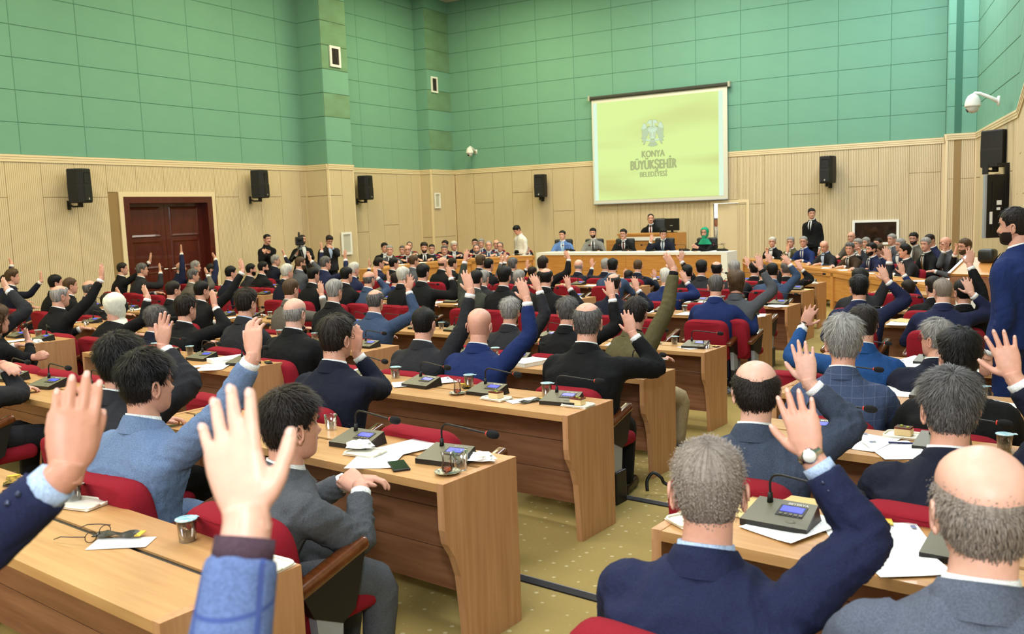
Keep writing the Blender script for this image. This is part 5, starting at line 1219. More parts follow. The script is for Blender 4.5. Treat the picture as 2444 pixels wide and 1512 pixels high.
# guests at the right tables
G_GR = 'guests at the right front tables'
RGUESTS = [
 (1843, 566, .62, 'white-haired guest in black suit resting chin on clasped hands', dict(jacket='black', style='full', hc='white', R=(1832, 584, 1830, 604, 'fist', None, .15), hy=25)),
 (1887, 566, .62, 'grey-haired guest in olive brown jacket covering his face with a hand', dict(jacket='olive', style='full', hc='grey', R=(1880, 576, 1880, 600, 'tight', None, .12), hy=20)),
 (1918, 564, .75, 'guest with glasses in blue suit below the standing guard', dict(jacket='blue', style='short', hc='grey', glasses=True, tie=(60, 80, 130), hy=25)),
 (1969, 573, .62, 'bald guest looking down at a document in charcoal jacket', dict(jacket='char', style='bald', hc='white', hpitch=-.35, shirt='b', hy=20)),
 (2029, 579, .62, 'guest in brown suit reading a paper at the front table', dict(jacket='brown', style='full', hc='salt', tie=(50, 50, 60), hy=30, hpitch=-.1)),
 (2032, 553, 2.0, 'tall bald guest with glasses below the dark observation window', dict(jacket='taupe', style='bald', hc='salt', glasses=True, hy=10)),
 (2048, 570, 1.45, 'grey-haired guest leaning on his hand behind the brown suit', dict(jacket='char', style='full', hc='grey', R=(2050, 590, 2052, 604, 'fist', None, .12))),
 (2067, 567, 2.2, 'grey-haired guest in rear row under the observation window', dict(jacket='char', style='full', hc='grey')),
 (2080, 580, .62, 'guest with black beard in navy suit and striped tie', dict(jacket='navy', style='full', hc='black', beard='b', tie=(40, 48, 70))),
 (2096, 568, 2.0, 'dark-haired guest in rear row right of the grey heads', dict(jacket='black', style='short', hc='dark')),
 (2103, 582, .9, 'guest looking down behind a raised hand, navy suit', dict(jacket='navy', style='short', hc='brown', hpitch=-.3)),
 (2129, 558, 2.0, 'grey-haired guest sitting tall at right end of the observation window', dict(jacket='grey', style='short', hc='grey')),
 (2149, 570, 1.45, 'guest with glasses and grey hair behind the moustached guest', dict(jacket='slate', style='full', hc='grey', glasses=True)),
 (2160, 583, .62, 'guest with black moustache in charcoal suit turned toward the camera', dict(jacket='char', style='full', hc='black', beard='m', tie=(50, 70, 110), hy=-20)),
 (2181, 556, 2.0, 'bearded guest with glasses in green grey suit at the rear', dict(jacket='taupe', style='full', hc='black', beard='b', glasses=True, hy=30)),
 (2210, 568, 1.35, 'grey-haired guest in black suit and striped tie sitting upright', dict(jacket='black', style='full', hc='grey', tie=(110, 80, 40), hy=25)),
 (2223, 558, 2.0, 'dark-haired guest looking down in navy suit at the rear', dict(jacket='navy', style='short', hc='dark', hpitch=-.3)),
 (2257, 565, 1.5, 'bald guest with glasses covering his mouth in grey suit', dict(jacket='grey', style='bald', hc='black', glasses=True, R=(2252, 580, 2254, 596, 'fist', None, .12))),
 (2303, 571, .8, 'guest with glasses and beard leaning cheek on his hand, black suit', dict(jacket='black', style='full', hc='brown', glasses=True, beard='b', R=(2284, 584, 2280, 604, 'relax', None, .12), hy=20))]
for px, py, off, lab, kw in RGUESTS:
    a, b = (RT[0], RT[1]) if px < 1990 else (RT[1], RT[3])
    p = tableP(px, py, a, b, off); fl = -.25
    if p[2]-fl < 1.10: fl = p[2]-1.10
    if p[2]-fl > 1.45: fl = p[2]-1.42
    y = F('g%d' % px, p, fl, lab, (-8.5, 13.0), group=G_GR, legs=False, **kw); SEATED.append((None, (p[0], p[1], fl), y, lab))
# standing people
def S(pid, px, py, dep, floor, label, face, **k):
    p = CAMP+ray(px, py)*dep; k.setdefault('group', None); F(pid, p, floor, label, face, stand=True, **k)
S('s1', 637, 559, 21.3, -.25, 'standing man in black shirt with folded arms by the ribbed wall', (-9, 14), jacket='black', style='short', hc='black', beard='m', shirt='k', R=(628, 598, 640, 602, 'relax', None, .2), L=(644, 600, 632, 604, 'relax', None, .2))
S('s2', 721, 560, 21.6, -.25, 'cameraman in black jacket standing behind a tripod video camera', (-9, 13), jacket='black', style='buzz', hc='dark', beard='b', R=(712, 598, 708, 606, 'fist', None, .3), L=(735, 604, 738, 612, 'fist', None, .3))
S('s3', 784, 561, 21.8, -.25, 'photographer in black vest over light blue shirt looking down', (-9, 13), jacket='vest', style='full', hc='dark', hpitch=-.45, shirt='b', L=(780, 585, 792, 590, 'fist', None, .25), bulk=1.1)
S('s4', 1238, 536, 23.3, STAGE, 'waiter in white shirt bending over the seated guests', (-13, 18), jacket='white', style='full', hc='black', hpitch=-.6, lean=.3, trousers='black')
S('s5', 1937, 498, 21.6, -.15, 'guard in black suit and tie standing with hands behind back', (-8, 12), jacket='black', style='full', hc='black', tie=(18, 18, 20), hy=40)
S("s6", 1709, 519, 25.3, -.25, 'person in pale shirt glimpsed through the half-open back door', (-7.5, 12), jacket='ltshirt', style='short', hc='salt', skin=2)
S('s7', 2424, 497, 6.15, -.14, 'bearded man in royal blue suit standing at the right edge', (-6.5, 10.0), jacket='blue', style='short', hc='dark', beard='b', hy=10, near=1, bulk=1.14, hs=1.05)
flush_figures()
# ------------------------------------------------------------------ chairs under and between the people
def short(label, n=10):
    w_ = label.replace(',', '').split()[:n]
    while w_[-1] in ('in', 'with', 'and', 'the', 'of', 'a', 'his', 'her', 'at', 'on', 'by', 'to', 'behind', 'before', 'beside', 'below', 'left', 'right', 'under', 'near', 'from', 'above', 'far', 'toward', 'high', 'raising', 'facing', 'hidden', 'cut', 'off', 'holding', 'resting', 'open', 'grey', 'dark', 'black', 'large', 'looking', 'half', 'thin', 'its', 'white', 'green', 'pale'): w_.pop()
    return ' '.join(w_)
NTH = ['first', 'second', 'third', 'fourth', 'fifth']
BSH = {'R': 'aisle-side block', 'A': 'middle block', 'B': 'left-centre block', 'C': 'third block', 'D': 'wall-side block'}
OSH = {1: 'rearmost row', 2: 'second row from rear', 3: 'third row from rear', 4: 'fourth row from rear', 5: 'fifth row from rear', 6: 'fourth row from front', 7: 'third row from front', 8: 'second row from front', 9: 'frontmost row'}
occ = []
for s in SEATED:
    if s[0] is None:
        _, c, y, lab = s; off = .02; chair((c[0]+math.sin(y)*.17, c[1]-math.cos(y)*.17, c[2]), y, 'red chair seating the '+short(lab)); continue
    u_, v_, fl, lab = s; occ.append((u_, v_)); dv = .21
    pf = max([ROWV[r]+DD for r, blk, uR, n in DESKS if ROWV[r] < v_-.05 and uR-n*PITCH_SEAT-.3 < u_ < uR+.3] or [-9]); chair(uv(u_, max(v_-dv, pf+.10), fl), TH, 'red chair seating the '+short(lab))
for (r, blk, uR, n) in DESKS:
    for k in range(n):
        uc = uR-.28-.56*k; vc = HL.get(r, .75)
        if any(abs(uc-a) < .40 and abs(b-vc) < .62 for a, b in occ): continue
        p = uv(uc, vc-.2, .8)
        if not in_view(p, 40, 60): continue
        chair(uv(uc, vc-.21 if r != 6 else vc-.35, rowz(r)), TH, 'empty red chair, %s, %s, %s from its right end' % (OSH[r], BSH[blk], NTH[k]))
# ------------------------------------------------------------------ conference microphones
OLIVE = mat('mic_unit_top', srgb(104, 100, 78), .45); OLIVED = mat('mic_unit_side', srgb(34, 31, 27), .4)
BLUEL = mat('mic_display', srgb(60, 70, 220), .3, emit=(srgb(72, 78, 235), .9)); REDR = mat('mic_ring', srgb(190, 50, 40), .4, emit=(srgb(220, 60, 40), .3))
def mic_parts(root, text=True):
    a, b = .112, .078
    mb = MB(); mb.add([(-a, -b, 0), (a, -b, 0), (a, b, 0), (-a, b, 0), (-a, -b, .022), (a, -b, .022), (a*.9, b*.95, .058), (-a*.9, b*.95, .058)], [(0, 3, 2, 1), (0, 1, 5, 4), (1, 2, 6, 5), (2, 3, 7, 6), (3, 0, 4, 7)])
    body = part('base', mb, OLIVED, root)
    mb = MB(); mb.add([(-a, -b, .0225), (a, -b, .0225), (a*.9, b*.95, .0585), (-a*.9, b*.95, .0585)], [(0, 1, 2, 3)]); part('top_plate', mb, OLIVE, root)
    sl = math.atan2(.036, b*1.95); M = xf((0, 0, .0405), rx=sl)
    mb = MB(); mb.box((-.012, -.022, .0), (.078, .045, .0025), M=M); pn = part('display_panel', mb, BLACKP, root)
    mb = MB(); mb.box((-.004, .004, .0025), (.070, .038, .0036), M=M); part('display', mb, BLUEL, pn)
    for i in range(5):
        mb = MB(); x = -.002+.0168*i; mb.box((x, -.016, .0025), (x+.011, -.006, .0045), M=M); part('button', mb, OLIVE, pn)
    mb = MB(); mb.ell((0, 0, 0), (.018, .011, .004), 12, 5, M=xf(tuple(tr(M, np.array([[.05, -.05, .0]]))[0]), rx=sl)); part('talk_button', mb, OLIVE, root)
    g = np.array((-.055, .05, .05)); mb = MB(); mb.tube([g, g+np.array((.0, .002, .035))], [.011, .008], 10); part('socket', mb, BLACKP, root, True)
    mb = MB(); pth = catmull([g+np.array((0, .002, .03)), g+np.array((.0, .004, .075)), g+np.array((.025, .0, .10)), g+np.array((.10, -.02, .102)), g+np.array((.22, -.05, .098)), g+np.array((.27, -.06, .096))], 4); mb.tube(pth, .0045, 8); nk = part('gooseneck', mb, BLACKP, root, True)
    e = pth[-1]; d = unit(pth[-1]-pth[-3]); mb = MB(); mb.tube([e-d*.003, e+d*.003], [.0095, .0095], 10); part('light_ring', mb, REDR, nk, True)
    mb = MB(); mb.tube([e+d*.003, e+d*.010, e+d*.022, e+d*.040, e+d*.055, e+d*.062], [.010, .0155, .0185, .0185, .015, .007], 12); part('foam_tip', mb, RUBBER, nk, True)
    if text:
        me = text_mesh('BEYERYA', .017, 0, .0006); co = np.empty(len(me.vertices)*3); me.vertices.foreach_get('co', co); co = co.reshape(-1, 3); co = np.stack([co[:, 0]+.042, co[:, 2]+.050, np.full(len(co), .0022)], 1); co = tr(M, co); me.vertices.foreach_set('co', co.ravel()); me.materials.clear(); me.materials.append(WHITE); ob('lettering', me, root)
mic0 = None
SPECIAL_MIC = {}
for (r, blk, uR, n) in DESKS:
    z = rowz(r)+.7505
    if r == 1: continue
    for k in range(n):
        x = uR-.28-.56*k+.06; rr = random.Random(r*100+ord(blk)*7+k)
        p = uv(x, ROWV[r]+.27, z)
        if not in_view(p, 30, 10): continue
        q = np.asarray(p)-CAMP
        lab = 'conference microphone unit, %s, %s, %s from its right end' % (OSH[r], BSH[blk], NTH[k])
        rz = TH+rr.uniform(-.15, .22)
        if mic0 is None:
            mic0 = thing('microphone_unit', lab, 'microphone', tuple(p), rz, 'desk microphone units'); mic_parts(mic0)
        else: dup(mic0, tuple(p), rz, lab)
# ------------------------------------------------------------------ things on the desks
def clear(name, col, fac, rough=.05):
    m = bpy.data.materials.new(name); m.use_nodes = True; N = m.node_tree.nodes; L = m.node_tree.links; N.clear()
    o = N.new('ShaderNodeOutputMaterial'); t = N.new('ShaderNodeBsdfTransparent'); g = N.new('ShaderNodeBsdfGlossy'); g.inputs['Roughness'].default_value = rough; t.inputs[0].default_value = col
    fr = N.new('ShaderNodeFresnel'); fr.inputs[0].default_value = 1.5; mm = N.new('ShaderNodeMath'); mm.operation = 'MULTIPLY_ADD'; mm.inputs[1].default_value = .8; mm.inputs[2].default_value = fac
    x = N.new('ShaderNodeMixShader'); L.new(fr.outputs[0], mm.inputs[0]); L.new(mm.outputs[0], x.inputs[0]); L.new(t.outputs[0], x.inputs[1]); L.new(g.outputs[0], x.inputs[2]); L.new(x.outputs[0], o.inputs[0]); return m
CLEAR = clear('clear_plastic', (.93, .93, .93, 1), .06); TEA = clear('tea_liquid', (.85, .32, .08, 1), .05); WATER = clear('water_in_cup', (.88, .86, .84, 1), .04)
LID = mat('foil_lid', srgb(120, 190, 206), .3, .2, noise=((60, 60, 60), .12, srgb(214, 232, 236)))
def lined(name, base, ink, scale, gap):
    m = mat(name, base, .8); N = m.node_tree.nodes; L = m.node_tree.links; b = N['Principled BSDF']; tc = N.new('ShaderNodeTexCoord'); sp = N.new('ShaderNodeSeparateXYZ'); L.new(tc.outputs['Object'], sp.inputs[0])
    a = N.new('ShaderNodeMath'); a.operation = 'MULTIPLY'; a.inputs[1].default_value = scale; L.new(sp.outputs[1], a.inputs[0]); f = N.new('ShaderNodeMath'); f.operation = 'FRACT'; L.new(a.outputs[0], f.inputs[0]); g = N.new('ShaderNodeMath'); g.operation = 'LESS_THAN'; g.inputs[1].default_value = gap; L.new(f.outputs[0], g.inputs[0])
    n = N.new('ShaderNodeTexNoise'); mp = N.new('ShaderNodeMapping'); mp.inputs['Scale'].default_value = (160, scale, 1); L.new(tc.outputs['Object'], mp.inputs[0]); L.new(mp.outputs[0], n.inputs['Vector']); n.inputs['Scale'].default_value = 1; h = N.new('ShaderNodeMath'); h.operation = 'GREATER_THAN'; h.inputs[1].default_value = .46; L.new(n.outputs['Fac'], h.inputs[0])
    ax = N.new('ShaderNodeMath'); ax.operation = 'ABSOLUTE'; L.new(sp.outputs[0], ax.inputs[0]); lx = N.new('ShaderNodeMath'); lx.operation = 'LESS_THAN'; lx.inputs[1].default_value = .085; L.new(ax.outputs[0], lx.inputs[0])
    ay = N.new('ShaderNodeMath'); ay.operation = 'ABSOLUTE'; L.new(sp.outputs[1], ay.inputs[0]); ly = N.new('ShaderNodeMath'); ly.operation = 'LESS_THAN'; ly.inputs[1].default_value = .12; L.new(ay.outputs[0], ly.inputs[0])
    k1 = N.new('ShaderNodeMath'); k1.operation = 'MULTIPLY'; k2 = N.new('ShaderNodeMath'); k2.operation = 'MULTIPLY'; k3 = N.new('ShaderNodeMath'); k3.operation = 'MULTIPLY'; L.new(g.outputs[0], k1.inputs[0]); L.new(h.outputs[0], k1.inputs[1]); L.new(k1.outputs[0], k2.inputs[0]); L.new(lx.outputs[0], k2.inputs[1]); L.new(k2.outputs[0], k3.inputs[0]); L.new(ly.outputs[0], k3.inputs[1])
    mx = N.new('ShaderNodeMix'); mx.data_type = 'RGBA'; L.new(k3.outputs[0], mx.inputs[0]); mx.inputs[6].default_value = base; mx.inputs[7].default_value = ink; L.new(mx.outputs[2], b.inputs['Base Color']); return m
PRINT = lined('printed_paper', srgb(250, 249, 244), srgb(196, 196, 196), 115, .42); ENV = mat('manila_paper', srgb(226, 196, 132), .8); BLUEINK = mat('logo_ink', srgb(120, 130, 160), .7)
GOLD = mat('wrapper_gold', srgb(206, 160, 60), .25, .4, noise=((70, 70, 70), .15, srgb(34, 30, 22))); BLKW = mat('wrapper_black', srgb(26, 26, 24), .3); YEL = mat('wrapper_yellow', srgb(226, 190, 60), .4)
CAKE = mat('cake_sponge', srgb(238, 206, 150), .8); GLAZE = mat('cake_glaze', srgb(118, 44, 20), .15, noise=((50, 50, 50), .15, srgb(70, 20, 12))); KIWI = mat('kiwi', srgb(150, 160, 50), .4); SAUC = mat('saucer_rim', srgb(60, 66, 56), .3, noise=((120, 120, 120), .1, srgb(230, 220, 180)))
def k_paper(t, w_=.21, h_=.297, m=None, curl=.006, logo=True):
    mb = MB(); nx, ny = 4, 6; V = []; rr = random.random()*6
    for j in range(ny+1):
        for i in range(nx+1):
            x = (i/nx-.5)*w_; y = (j/ny-.5)*h_; V.append((x, y, .0012+curl*(.5+.5*math.sin(rr+i*.7+j*.5))*(abs(i/nx-.5)*2)**2))
    mb.add(V, [(j*(nx+1)+i, j*(nx+1)+i+1, (j+1)*(nx+1)+i+1, (j+1)*(nx+1)+i) for j in range(ny) for i in range(nx)])
    part('sheet', mb, m or PRINT, t)
    if logo and (m is None):
        mb = MB(); mb.add([(-.075, .122, .0075), (-.045, .122, .0075), (-.045, .137, .0075), (-.075, .137, .0075)], [(0, 1, 2, 3)]); part('logo', mb, BLUEINK, t)
def k_cup(t, lid=True, tilt=0):
    mb = MB(); mb.lathe([(.026, .003), (.027, .0), (.033, .074), (.035, .076)], 18, cap=False); part('cup', mb, CLEAR, t, True)
    if lid:
        mb = MB(); mb.lathe([(.025, .006), (.0315, .062)], 16); part('water', mb, WATER, t, True)
        mb = MB(); mb.lathe([(.037, .075), (.037, .0775), (.002, .0785)], 18); mb.box((.02, -.012, .0755), (.05, .012, .0775)); part('lid', mb, LID, t)
def k_tea(t, full=.5):
    mb = MB(); mb.lathe([(.055, .012), (.052, .009), (.035, .004), (.0, .003)], 20, cap=False); part('saucer', mb, SAUC, t, True)
    mb = MB(); mb.lathe([(.018, .008), (.022, .012), (.024, .03), (.019, .055), (.021, .078), (.0255, .092)], 18, cap=False); part('glass', mb, CLEAR, t, True)
    if full: mb = MB(); mb.lathe([(.017, .010), (.021, .013), (.0228, .013+.02*full), (.0222, .014+.03*full)], 16); part('tea', mb, TEA, t, True)
    mb = MB(); mb.tube([(.03, -.03, .014), (.06, .01, .016), (.075, .035, .018)], [.004, .0018, .0018], 6); part('spoon', mb, CHROME, t)
def k_plate(t, cake=True, w_=.085):
    mb = MB(); mb.rbox((-w_, -.06, 0), (w_, .06, .008), .004, 2); part('plate', mb, PLATE, t)
    rim = MB(); pts = [(w_*math.copysign(abs(math.cos(a))**.35, math.cos(a)), .06*math.copysign(abs(math.sin(a))**.35, math.sin(a)), .011) for a in np.linspace(0, 2*math.pi, 33)]; rim.tube(pts, .0045, 6); part('rim', rim, PLATE, t, True)
    if cake:
        mb = MB(); mb.rbox((-.04, -.03, .008), (.035, .03, .042), .004, 2); ck = part('cake', mb, CAKE, t)
        mb = MB(); mb.rbox((-.041, -.031, .040), (.036, .031, .049), .004, 2); part('glaze', mb, GLAZE, ck)
        for (x, y) in ((-.015, .01), (.018, -.012)): mb = MB(); mb.ell((x, y, .05), (.009, .008, .005), 8, 5); part('fruit_slice', mb, KIWI, ck)
def k_wrap(t, m=None, l=.15, w_=.05):
    mb = MB(); V = []; 
    for j in range(7):
        for i in range(4): V.append(((i/3-.5)*w_, (j/6-.5)*l, .006+.006*math.sin(j*1.7+i)))
    mb.add(V, [(j*4+i, j*4+i+1, (j+1)*4+i+1, (j+1)*4+i) for j in range(6) for i in range(3)]); part('foil', mb, m or GOLD, t, True)
    for s in (-1, 1):
        mb = MB(); mb.box((-w_/2, s*l/2-.01, .004), (w_/2, s*l/2+.01, .007)); part('seal', mb, YEL if s > 0 else BLKW, t)
def k_napkin(t, s=.07):
    mb = MB(); mb.ell((0, 0, 0), (s, s*.7, .022), 14, 8); v = mb.arr(); rn = np.random.default_rng(int(random.random()*9999)); v = v*(1+rn.normal(0, .16, (len(v), 1))); v[:, 2] = np.maximum(v[:, 2], -.004)+.006; mb.v = [v]; part('crumple', mb, PAPER, t)
def k_phone(t): 
    mb = MB(); mb.rbox((-.037, -.075, 0), (.037, .075, .009), .004, 3); part('body', mb, BLACKP, t, True)
    mb = MB(); mb.box((-.033, -.068, .009), (.033, .068, .0095)); part('screen', mb, mat('phone_glass', srgb(26, 26, 20), .1), t)
def k_book(t, h=.03):
    mb = MB(); mb.box((-.1, -.14, 0), (.1, .14, h)); part('pages', mb, PAPER, t); mb = MB(); mb.box((-.102, -.142, h), (.102, .142, h+.0015)); part('cover', mb, PRINT, t)
def k_glasses(t):
    mb = MB()
    for sx in (-1, 1):
        mb.tube([(sx*.033+.026*math.cos(a), 0.004*math.sin(a), .018+.017*math.sin(a)) for a in np.linspace(0, 2*math.pi, 17)], .0016, 6)
        mb.tube([(sx*.06, 0, .028), (sx*.066, .05, .026), (sx*.062, .10, .022), (sx*.056, .135, .008)], .002, 6)
    mb.tube([(-.01, 0, .022), (.01, 0, .022)], .0015, 5); part('frame', mb, mat('spectacle_brown', srgb(70, 50, 34), .3), t)
def k_pen(t): mb = MB(); mb.tube([(-.07, 0, .005), (.06, 0, .005), (.07, 0, .005)], [.0045, .0045, .001], 8); part('barrel', mb, mat('pen_blue', srgb(30, 40, 90), .3), t, True)
def k_glass(t): mb = MB(); mb.lathe([(.028, .002), (.03, .0), (.034, .075), (.033, .08)], 16, cap=False); part('tumbler', mb, CLEAR, t, True)
KN = {'paper': ('paper_sheet', 'paper'), 'env': ('manila_envelope', 'envelope'), 'cup': ('water_cup', 'cup'), 'ecup': ('plastic_cup', 'cup'), 'tea': ('tea_glass', 'glass'), 'plate': ('cake_plate', 'plate'), 'eplate': ('plate', 'plate'), 'wrap': ('snack_wrapper', 'wrapper'), 'bwrap': ('snack_wrapper', 'wrapper'), 'napkin': ('crumpled_napkin', 'napkin'), 'phone': ('mobile_phone', 'phone'), 'book': ('document_stack', 'document'), 'glasses': ('eyeglasses', 'glasses'), 'pen': ('ballpoint_pen', 'pen'), 'glass': ('water_tumbler', 'glass'), 'note': ('note_card', 'paper')}
PROTO = {}
def item(kind, p, rz, label, lift=0.0):
    nm, cat = KN[kind]; p = (p[0], p[1], p[2]+lift)
    if kind in PROTO: return dup(PROTO[kind], p, rz, label, 'small things on the desks')
    t = thing(nm, label, cat, p, rz, 'small things on the desks')
    {'paper': k_paper, 'env': lambda t: k_paper(t, .23, .32, ENV, .003), 'cup': k_cup, 'ecup': lambda t: k_cup(t, False), 'tea': k_tea, 'plate': k_plate, 'eplate': lambda t: k_plate(t, False), 'wrap': k_wrap, 'bwrap': lambda t: k_wrap(t, BLKW), 'napkin': k_napkin, 'phone': k_phone, 'book': k_book, 'glasses': k_glasses, 'pen': k_pen, 'glass': k_glass, 'note': lambda t: k_paper(t, .10, .2, PAPER, .002)}[kind](t)
    PROTO[kind] = t; return t
USED = []
def put(kind, px, py, row, rz, label, lift=0.0):
    p = on_z(px, py, rowz(row)+.7512); u_, v_ = p[:2]@U2, p[:2]@V2; bd = None
    for (r, blk, uR, n) in DESKS:
        if r == row:
            uc = min(max(u_, uR-n*PITCH_SEAT+.09), uR-.09)
            if bd is None or abs(uc-u_) < abs(bd-u_): bd = uc
    if bd is None: return
    p = uv(bd, min(max(v_, ROWV[row]+.07), ROWV[row]+DD-.07), p[2]); USED.append(p); return item(kind, p, TH+math.radians(rz), label, lift)
for a in (
 ('cup', 238, 1180, 1, 20, 'water cup with blue foil lid behind the blurred navy sleeve'), ('cup', 480, 1278, 1, 80, 'water cup with blue foil lid beside the large blurred hand'), ('cup', 14, 1095, 1, 0, 'water cup with blue foil lid at far left of rearmost desk'),
 ('glasses', 235, 1285, 1, 110, 'folded brown eyeglasses lying on the rearmost desk'), ('note', 290, 1296, 1, -52, 'long white napkin strip under the yellow ended snack bar'), ('bwrap', 285, 1282, 1, -55, 'black snack bar with yellow end on white napkin strip', .008), ('eplate', 200, 1205, 1, 15, 'used cream plate between blurred sleeve and lidded cup'), ('plate', 40, 1195, 1, 10, 'cake plate at the lower left corner of rearmost desk'), ('wrap', 60, 1140, 1, 60, 'gold snack wrapper near the cake at lower left'), ('eplate', 628, 1352, 1, 5, 'cream plate at right end of the rearmost desk'),
 ('napkin', 860, 1075, 2, 0, 'crumpled white napkins heaped before the man in grey suit', .02), ('eplate', 872, 1082, 2, 10, 'cream plate under the crumpled napkin heap'), ('paper', 900, 1095, 2, 30, 'printed sheet under the napkin heap'), ('paper', 972, 1068, 2, -12, 'printed sheet left of the end microphone, second row'), ('phone', 952, 1113, 2, 55, 'black mobile phone on the desk near the tea glass'), ('tea', 1069, 1130, 2, 0, 'nearly empty tea glass with ornate saucer by the desk end'), ('ecup', 1121, 1122, 2, 0, 'empty clear plastic cup beside the ornate saucer'), ('ecup', 836, 1012, 2, 0, 'empty clear plastic cup behind the second row microphone'), ('napkin', 1148, 1100, 2, 0, 'crumpled foil lid on the desk end', .01),
 ('paper', 990, 915, 3, -40, 'white printed sheet in front of the navy-suited man with glasses'), ('paper', 1032, 912, 3, -30, 'second white sheet overlapping towards the tea glass', .002), ('tea', 1092, 940, 3, 0, 'tea glass on saucer left of the cake plates'), ('plate', 1185, 952, 3, -5, 'pink based cake slice on cream plate, third row'), ('plate', 1395, 970, 3, 0, 'cream cake slice on plate at the desk end, third row'), ('note', 1250, 955, 3, -25, 'white napkin beneath the black gold snack wrapper'), ('bwrap', 1272, 958, 3, -20, 'black gold snack wrapper between the two cake plates', .004), ('cup', 955, 898, 3, 10, 'water cup with blue foil lid by folded elbow'), ('cup', 1168, 908, 3, 25, 'lidded water cup behind the bent microphone, third row'), ('cup', 1338, 932, 3, 15, 'lidded water cup behind the tilted microphone at desk end'), ('wrap', 1110, 922, 3, 50, 'gold wrapper tucked beside the third row microphone'),
 ('book', 1262, 868, 4, -10, 'thick stack of documents between blue and black suits'), ('tea', 1577, 892, 4, 0, 'half full tea glass at desk end by the olive jacket'), ('cup', 1598, 876, 4, 20, 'lidded water cup beside the half full tea glass'),
 ('note', 1640, 830, 5, 60, 'white card with pen left of the desk end glass'), ('pen', 1645, 829, 5, 5, 'blue pen on the white card', .004), ('glass', 1690, 832, 5, 0, 'clear tumbler at desk end before red empty seat'), ('wrap', 1702, 826, 5, 60, 'crumpled green gold wrapper behind the clear tumbler'), ('napkin', 1688, 815, 5, 0, 'small white napkin beside the green gold wrapper'),
 ('glass', 1821, 742, 6, 0, 'clear glass at desk end by the adjusted microphone'), ('paper', 1806, 752, 6, 20, 'printed sheet at desk end by the adjusted microphone'), ('paper', 1850, 730, 7, 60, 'open booklet hanging over the third row desk end'), ('env', 1912, 690, 8, 70, 'pale folder covering the second front desk end'), ('napkin', 1945, 676, 9, 0, 'white crumpled cloth on the frontmost desk end'),
 ('eplate', 1568, 1225, 2, 60, 'cream plate left of the cropped grey head'), ('env', 1885, 1188, 2, 2, 'manila envelope behind the printed sheet beside raised sleeve'), ('paper', 1895, 1255, 2, -18, 'printed sheet with small logo behind the raised navy sleeve', .003), ('wrap', 2068, 1245, 2, -68, 'black and gold snack pack between two men at lower right', .006), ('paper', 2090, 1275, 2, -62, 'white sheet beneath the black and gold snack pack'), ('paper', 2135, 1330, 2, 38, 'printed sheet hanging over the desk edge at lower right', .004),
 ('paper', 2065, 1055, 3, -8, 'printed sheet beside the slate-suited man, third row'), ('plate', 2172, 1030, 3, 0, 'cake plate next to thick grey hair, third row'), ('paper', 2140, 1075, 3, 35, 'tilted printed sheet below the third row cake plate', .003), ('bwrap', 2046, 1018, 3, 10, 'black and yellow pack behind the third row sheet'), ('pen', 2160, 1062, 3, 20, 'pen lying near the third row cake plate', .006),
 ('paper', 2150, 935, 4, 5, 'white sheet between checked jacket and black suit'), ('paper', 2170, 868, 5, 12, 'printed sheet right of the bright blue suit'), ('paper', 2190, 858, 5, -15, 'second sheet by the bright blue suit with stamp', .002), ('paper', 2145, 772, 6, 4, 'white sheets left of the shaved pale head'), ('env', 2160, 765, 6, -8, 'manila leaflet beside the shaved pale head', .003), ('napkin', 2180, 690, 8, 0, 'napkin on desk before the moustached guest'),
 ('book', 545, 862, 3, -14, 'thick white document stack before the light blue sleeve'), ('bwrap', 690, 858, 3, 60, 'dark wrapper at the desk end under black suit'), ('paper', 40, 912, 3, 12, 'white sheet near the resting hand, left edge'), ('env', 60, 890, 3, -10, 'manila folder near the resting hand, left edge'), ('paper', 18, 965, 3, 40, 'sheet drooping over the desk edge at left'), ('note', 115, 938, 3, -20, 'small white napkin at left by the blurred fingers'), ('cup', 160, 890, 3, 0, 'lidded water cup above the blurred fingers'), ('cup', 40, 870, 3, 0, 'lidded water cup at left edge by resting hand'),
 ('paper', 70, 775, 4, 25, 'open white booklet by the woman with grey scarf'), ('paper', 108, 808, 4, -15, 'white printed sheet hanging by the pen hand'), ('napkin', 165, 805, 4, 0, 'crumpled napkins at the desk end, left side'), ('glass', 88, 790, 4, 0, 'tea tumbler near the pale raised palm'), ('cup', 232, 800, 4, 0, 'lidded water cup at desk end beneath white headscarf'), ('glass', 138, 800, 4, 0, 'clear tumbler between two left microphones'), ('paper', 40, 735, 5, 15, 'white papers under curly haired man at left'), ('paper', 85, 740, 5, -20, 'second papers under curly haired man at left', .003), ('cup', 65, 728, 5, 0, 'lidded water cup at left under checked sleeve'), ('glass', 228, 752, 5, 0, 'tea glass left of the white headscarf'), ('paper', 330, 738, 5, 12, 'white sheet right of the white headscarf'),
 ('paper', 630, 750, 5, -20, 'white sheet behind the brown-haired profile'), ('paper', 940, 712, 6, 5, 'white sheet at desk end above the steel blue suit'), ('glass', 940, 702, 6, 0, 'clear tumbler at desk end above the steel blue suit'), ('paper', 880, 884, 3, 10, 'folded sheet beside the elbow, third row')):
    put(*a)
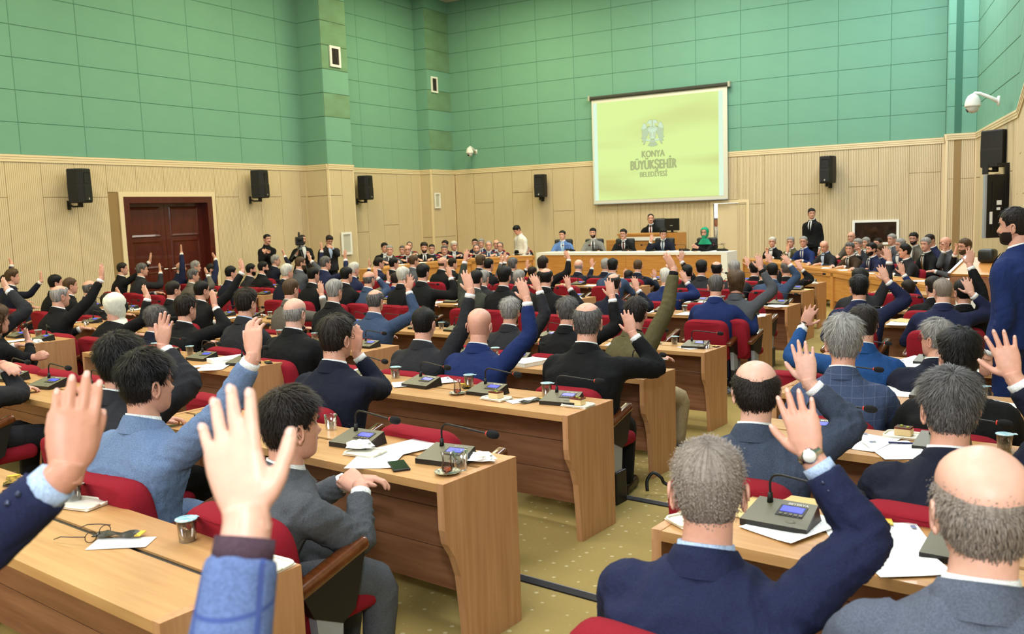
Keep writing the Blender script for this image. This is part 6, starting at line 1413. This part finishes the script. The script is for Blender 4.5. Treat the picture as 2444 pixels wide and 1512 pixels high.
for (r, blk, uR, n) in DESKS:
    if r < 3: continue
    for k in range(n):
        rr = random.Random(r*1000+ord(blk)*11+k)
        for kind, dx, dy, pr in (('paper', -.13, .16, .55), ('cup', -.24, .36, .5), ('napkin', .19, .14, .16), ('tea', .2, .33, .15)):
            if rr.random() > pr: continue
            p = uv(uR-.28-.56*k+dx+rr.uniform(-.03, .03), ROWV[r]+dy+rr.uniform(-.02, .02), rowz(r)+.7512)
            if p[0] != p[0] or not in_view(p, 0, -20) or any(np.hypot(*(p-q)[:2]) < .22 for q in USED): continue
            if uR-.28-.56*k+dx > uR-.06 or uR-.28-.56*k+dx < uR-n*.56+.06: continue
            item(kind, p, TH+rr.uniform(-.5, .5), {'paper': 'white printed sheet', 'cup': 'lidded water cup', 'napkin': 'crumpled white napkin', 'tea': 'tea glass on saucer'}[kind]+', %s, %s, %s place from right' % (OSH[r], BSH[blk], NTH[k]))
# papers and small microphones on the council desk and front tables
for i, px in enumerate((1330, 1395, 1465, 1520, 1600, 1690)):
    p = on_z(px, 600, .80); d = (p-pa); w2 = on_v(px, 597, float(p[:2]@V2)+.3); lab = ['left end', 'second place', 'third place', 'fourth place', 'fifth place', 'right end'][i]
    q = p+np.array((V2[0]*.25, V2[1]*.25, 0)); item('paper', (q[0], q[1], .8012), paz+.2*i, 'white papers on the council desk at the '+lab)
    q = p+np.array((V2[0]*.2+.25, V2[1]*.2, 0)); dup(mic0, (q[0], q[1], .801), paz+math.pi, 'microphone unit on the council desk at the '+lab)
for i, px in enumerate((1975, 2015, 2065, 2120, 2190)):
    a, b = (RT[0], RT[1]) if px < 1990 else (RT[1], RT[3]); p = tableP(px, 640, a, b, .22)
    item(('paper', 'paper', 'paper', 'env', 'paper')[i], (p[0], p[1], .5012), .5*i, 'papers on the right front table, %s sheet from the council desk' % NTH[i])
for i, px in enumerate((960, 1010, 1060, 1150, 1200, 1255)):
    a, b = (LT[0], LT[1]) if px < 990 else ((LT[1], LT[2]) if px < 1125 else (LT[2], LT[3])); p = tableP(px, 615, a, b, .25)
    item('paper', (p[0], p[1], .7412), .4*i, 'white sheet on the left stage tables, %s from the wall column' % (NTH+['sixth'])[i])
# video camera on tripod
tp = CAMP+ray(716, 600)*21.15
t = thing('video_camera', 'black video camera on a tripod in front of the cameraman', 'video camera', (tp[0], tp[1], -.25), -2.3)
zt_ = (CAMP+ray(716, 575)*21.15)[2]+.25
mb = MB(); mb.rbox((-.09, -.2, zt_-.1), (.09, .16, zt_+.1), .02, 2); part('body', mb, BLACKP, t)
mb = MB(); mb.tube([(0, -.2, zt_), (0, -.34, zt_)], [.06, .075], 12); part('lens', mb, BLACKP, t)
mb = MB(); mb.tube([(0, -.15, zt_+.1), (0, -.13, zt_+.2), (0, .08, zt_+.2), (0, .1, zt_+.1)], .018, 8); part('handle', mb, BLACKP, t)
mb = MB(); mb.rbox((-.05, .14, zt_+.02), (.05, .26, zt_+.1), .02, 2); part('viewfinder', mb, BLACKP, t)
mb = MB(); mb.tube([(0, .1, zt_-.12), (.25, .55, zt_-.4)], .012, 6); part('pan_bar', mb, BLACKP, t)
mb = MB(); mb.lathe([(.05, 0), (.06, .08)], 12, (0, 0, zt_-.2)); part('fluid_head', mb, GREYM, t)
for k in range(3):
    a = k*2*math.pi/3+.3; mb = MB(); mb.tube([(0, 0, zt_-.2), (.5*math.cos(a), .5*math.sin(a), 0)], .02, 6); part('leg', mb, BLACKP, t)

# walking cane left on the aisle floor
cp = on_floor(1560, 1145, .09); cp2 = on_floor(1630, 1125, .05)
t = thing('walking_cane', 'black hooked walking cane lying by the desk foot in the aisle', 'cane', (cp[0], cp[1], tz(float(cp[:2]@V2))), TH)
mb = MB(); mb.tube(catmull([(-.05, .0, .03), (-.06, .02, .10), (-.03, .05, .15), (.02, .07, .12), (.06, .09, .07), (.30, .16, .03), (.62, .26, .02)], 5), .012, 8); part('shaft', mb, BLACKP, t, True)
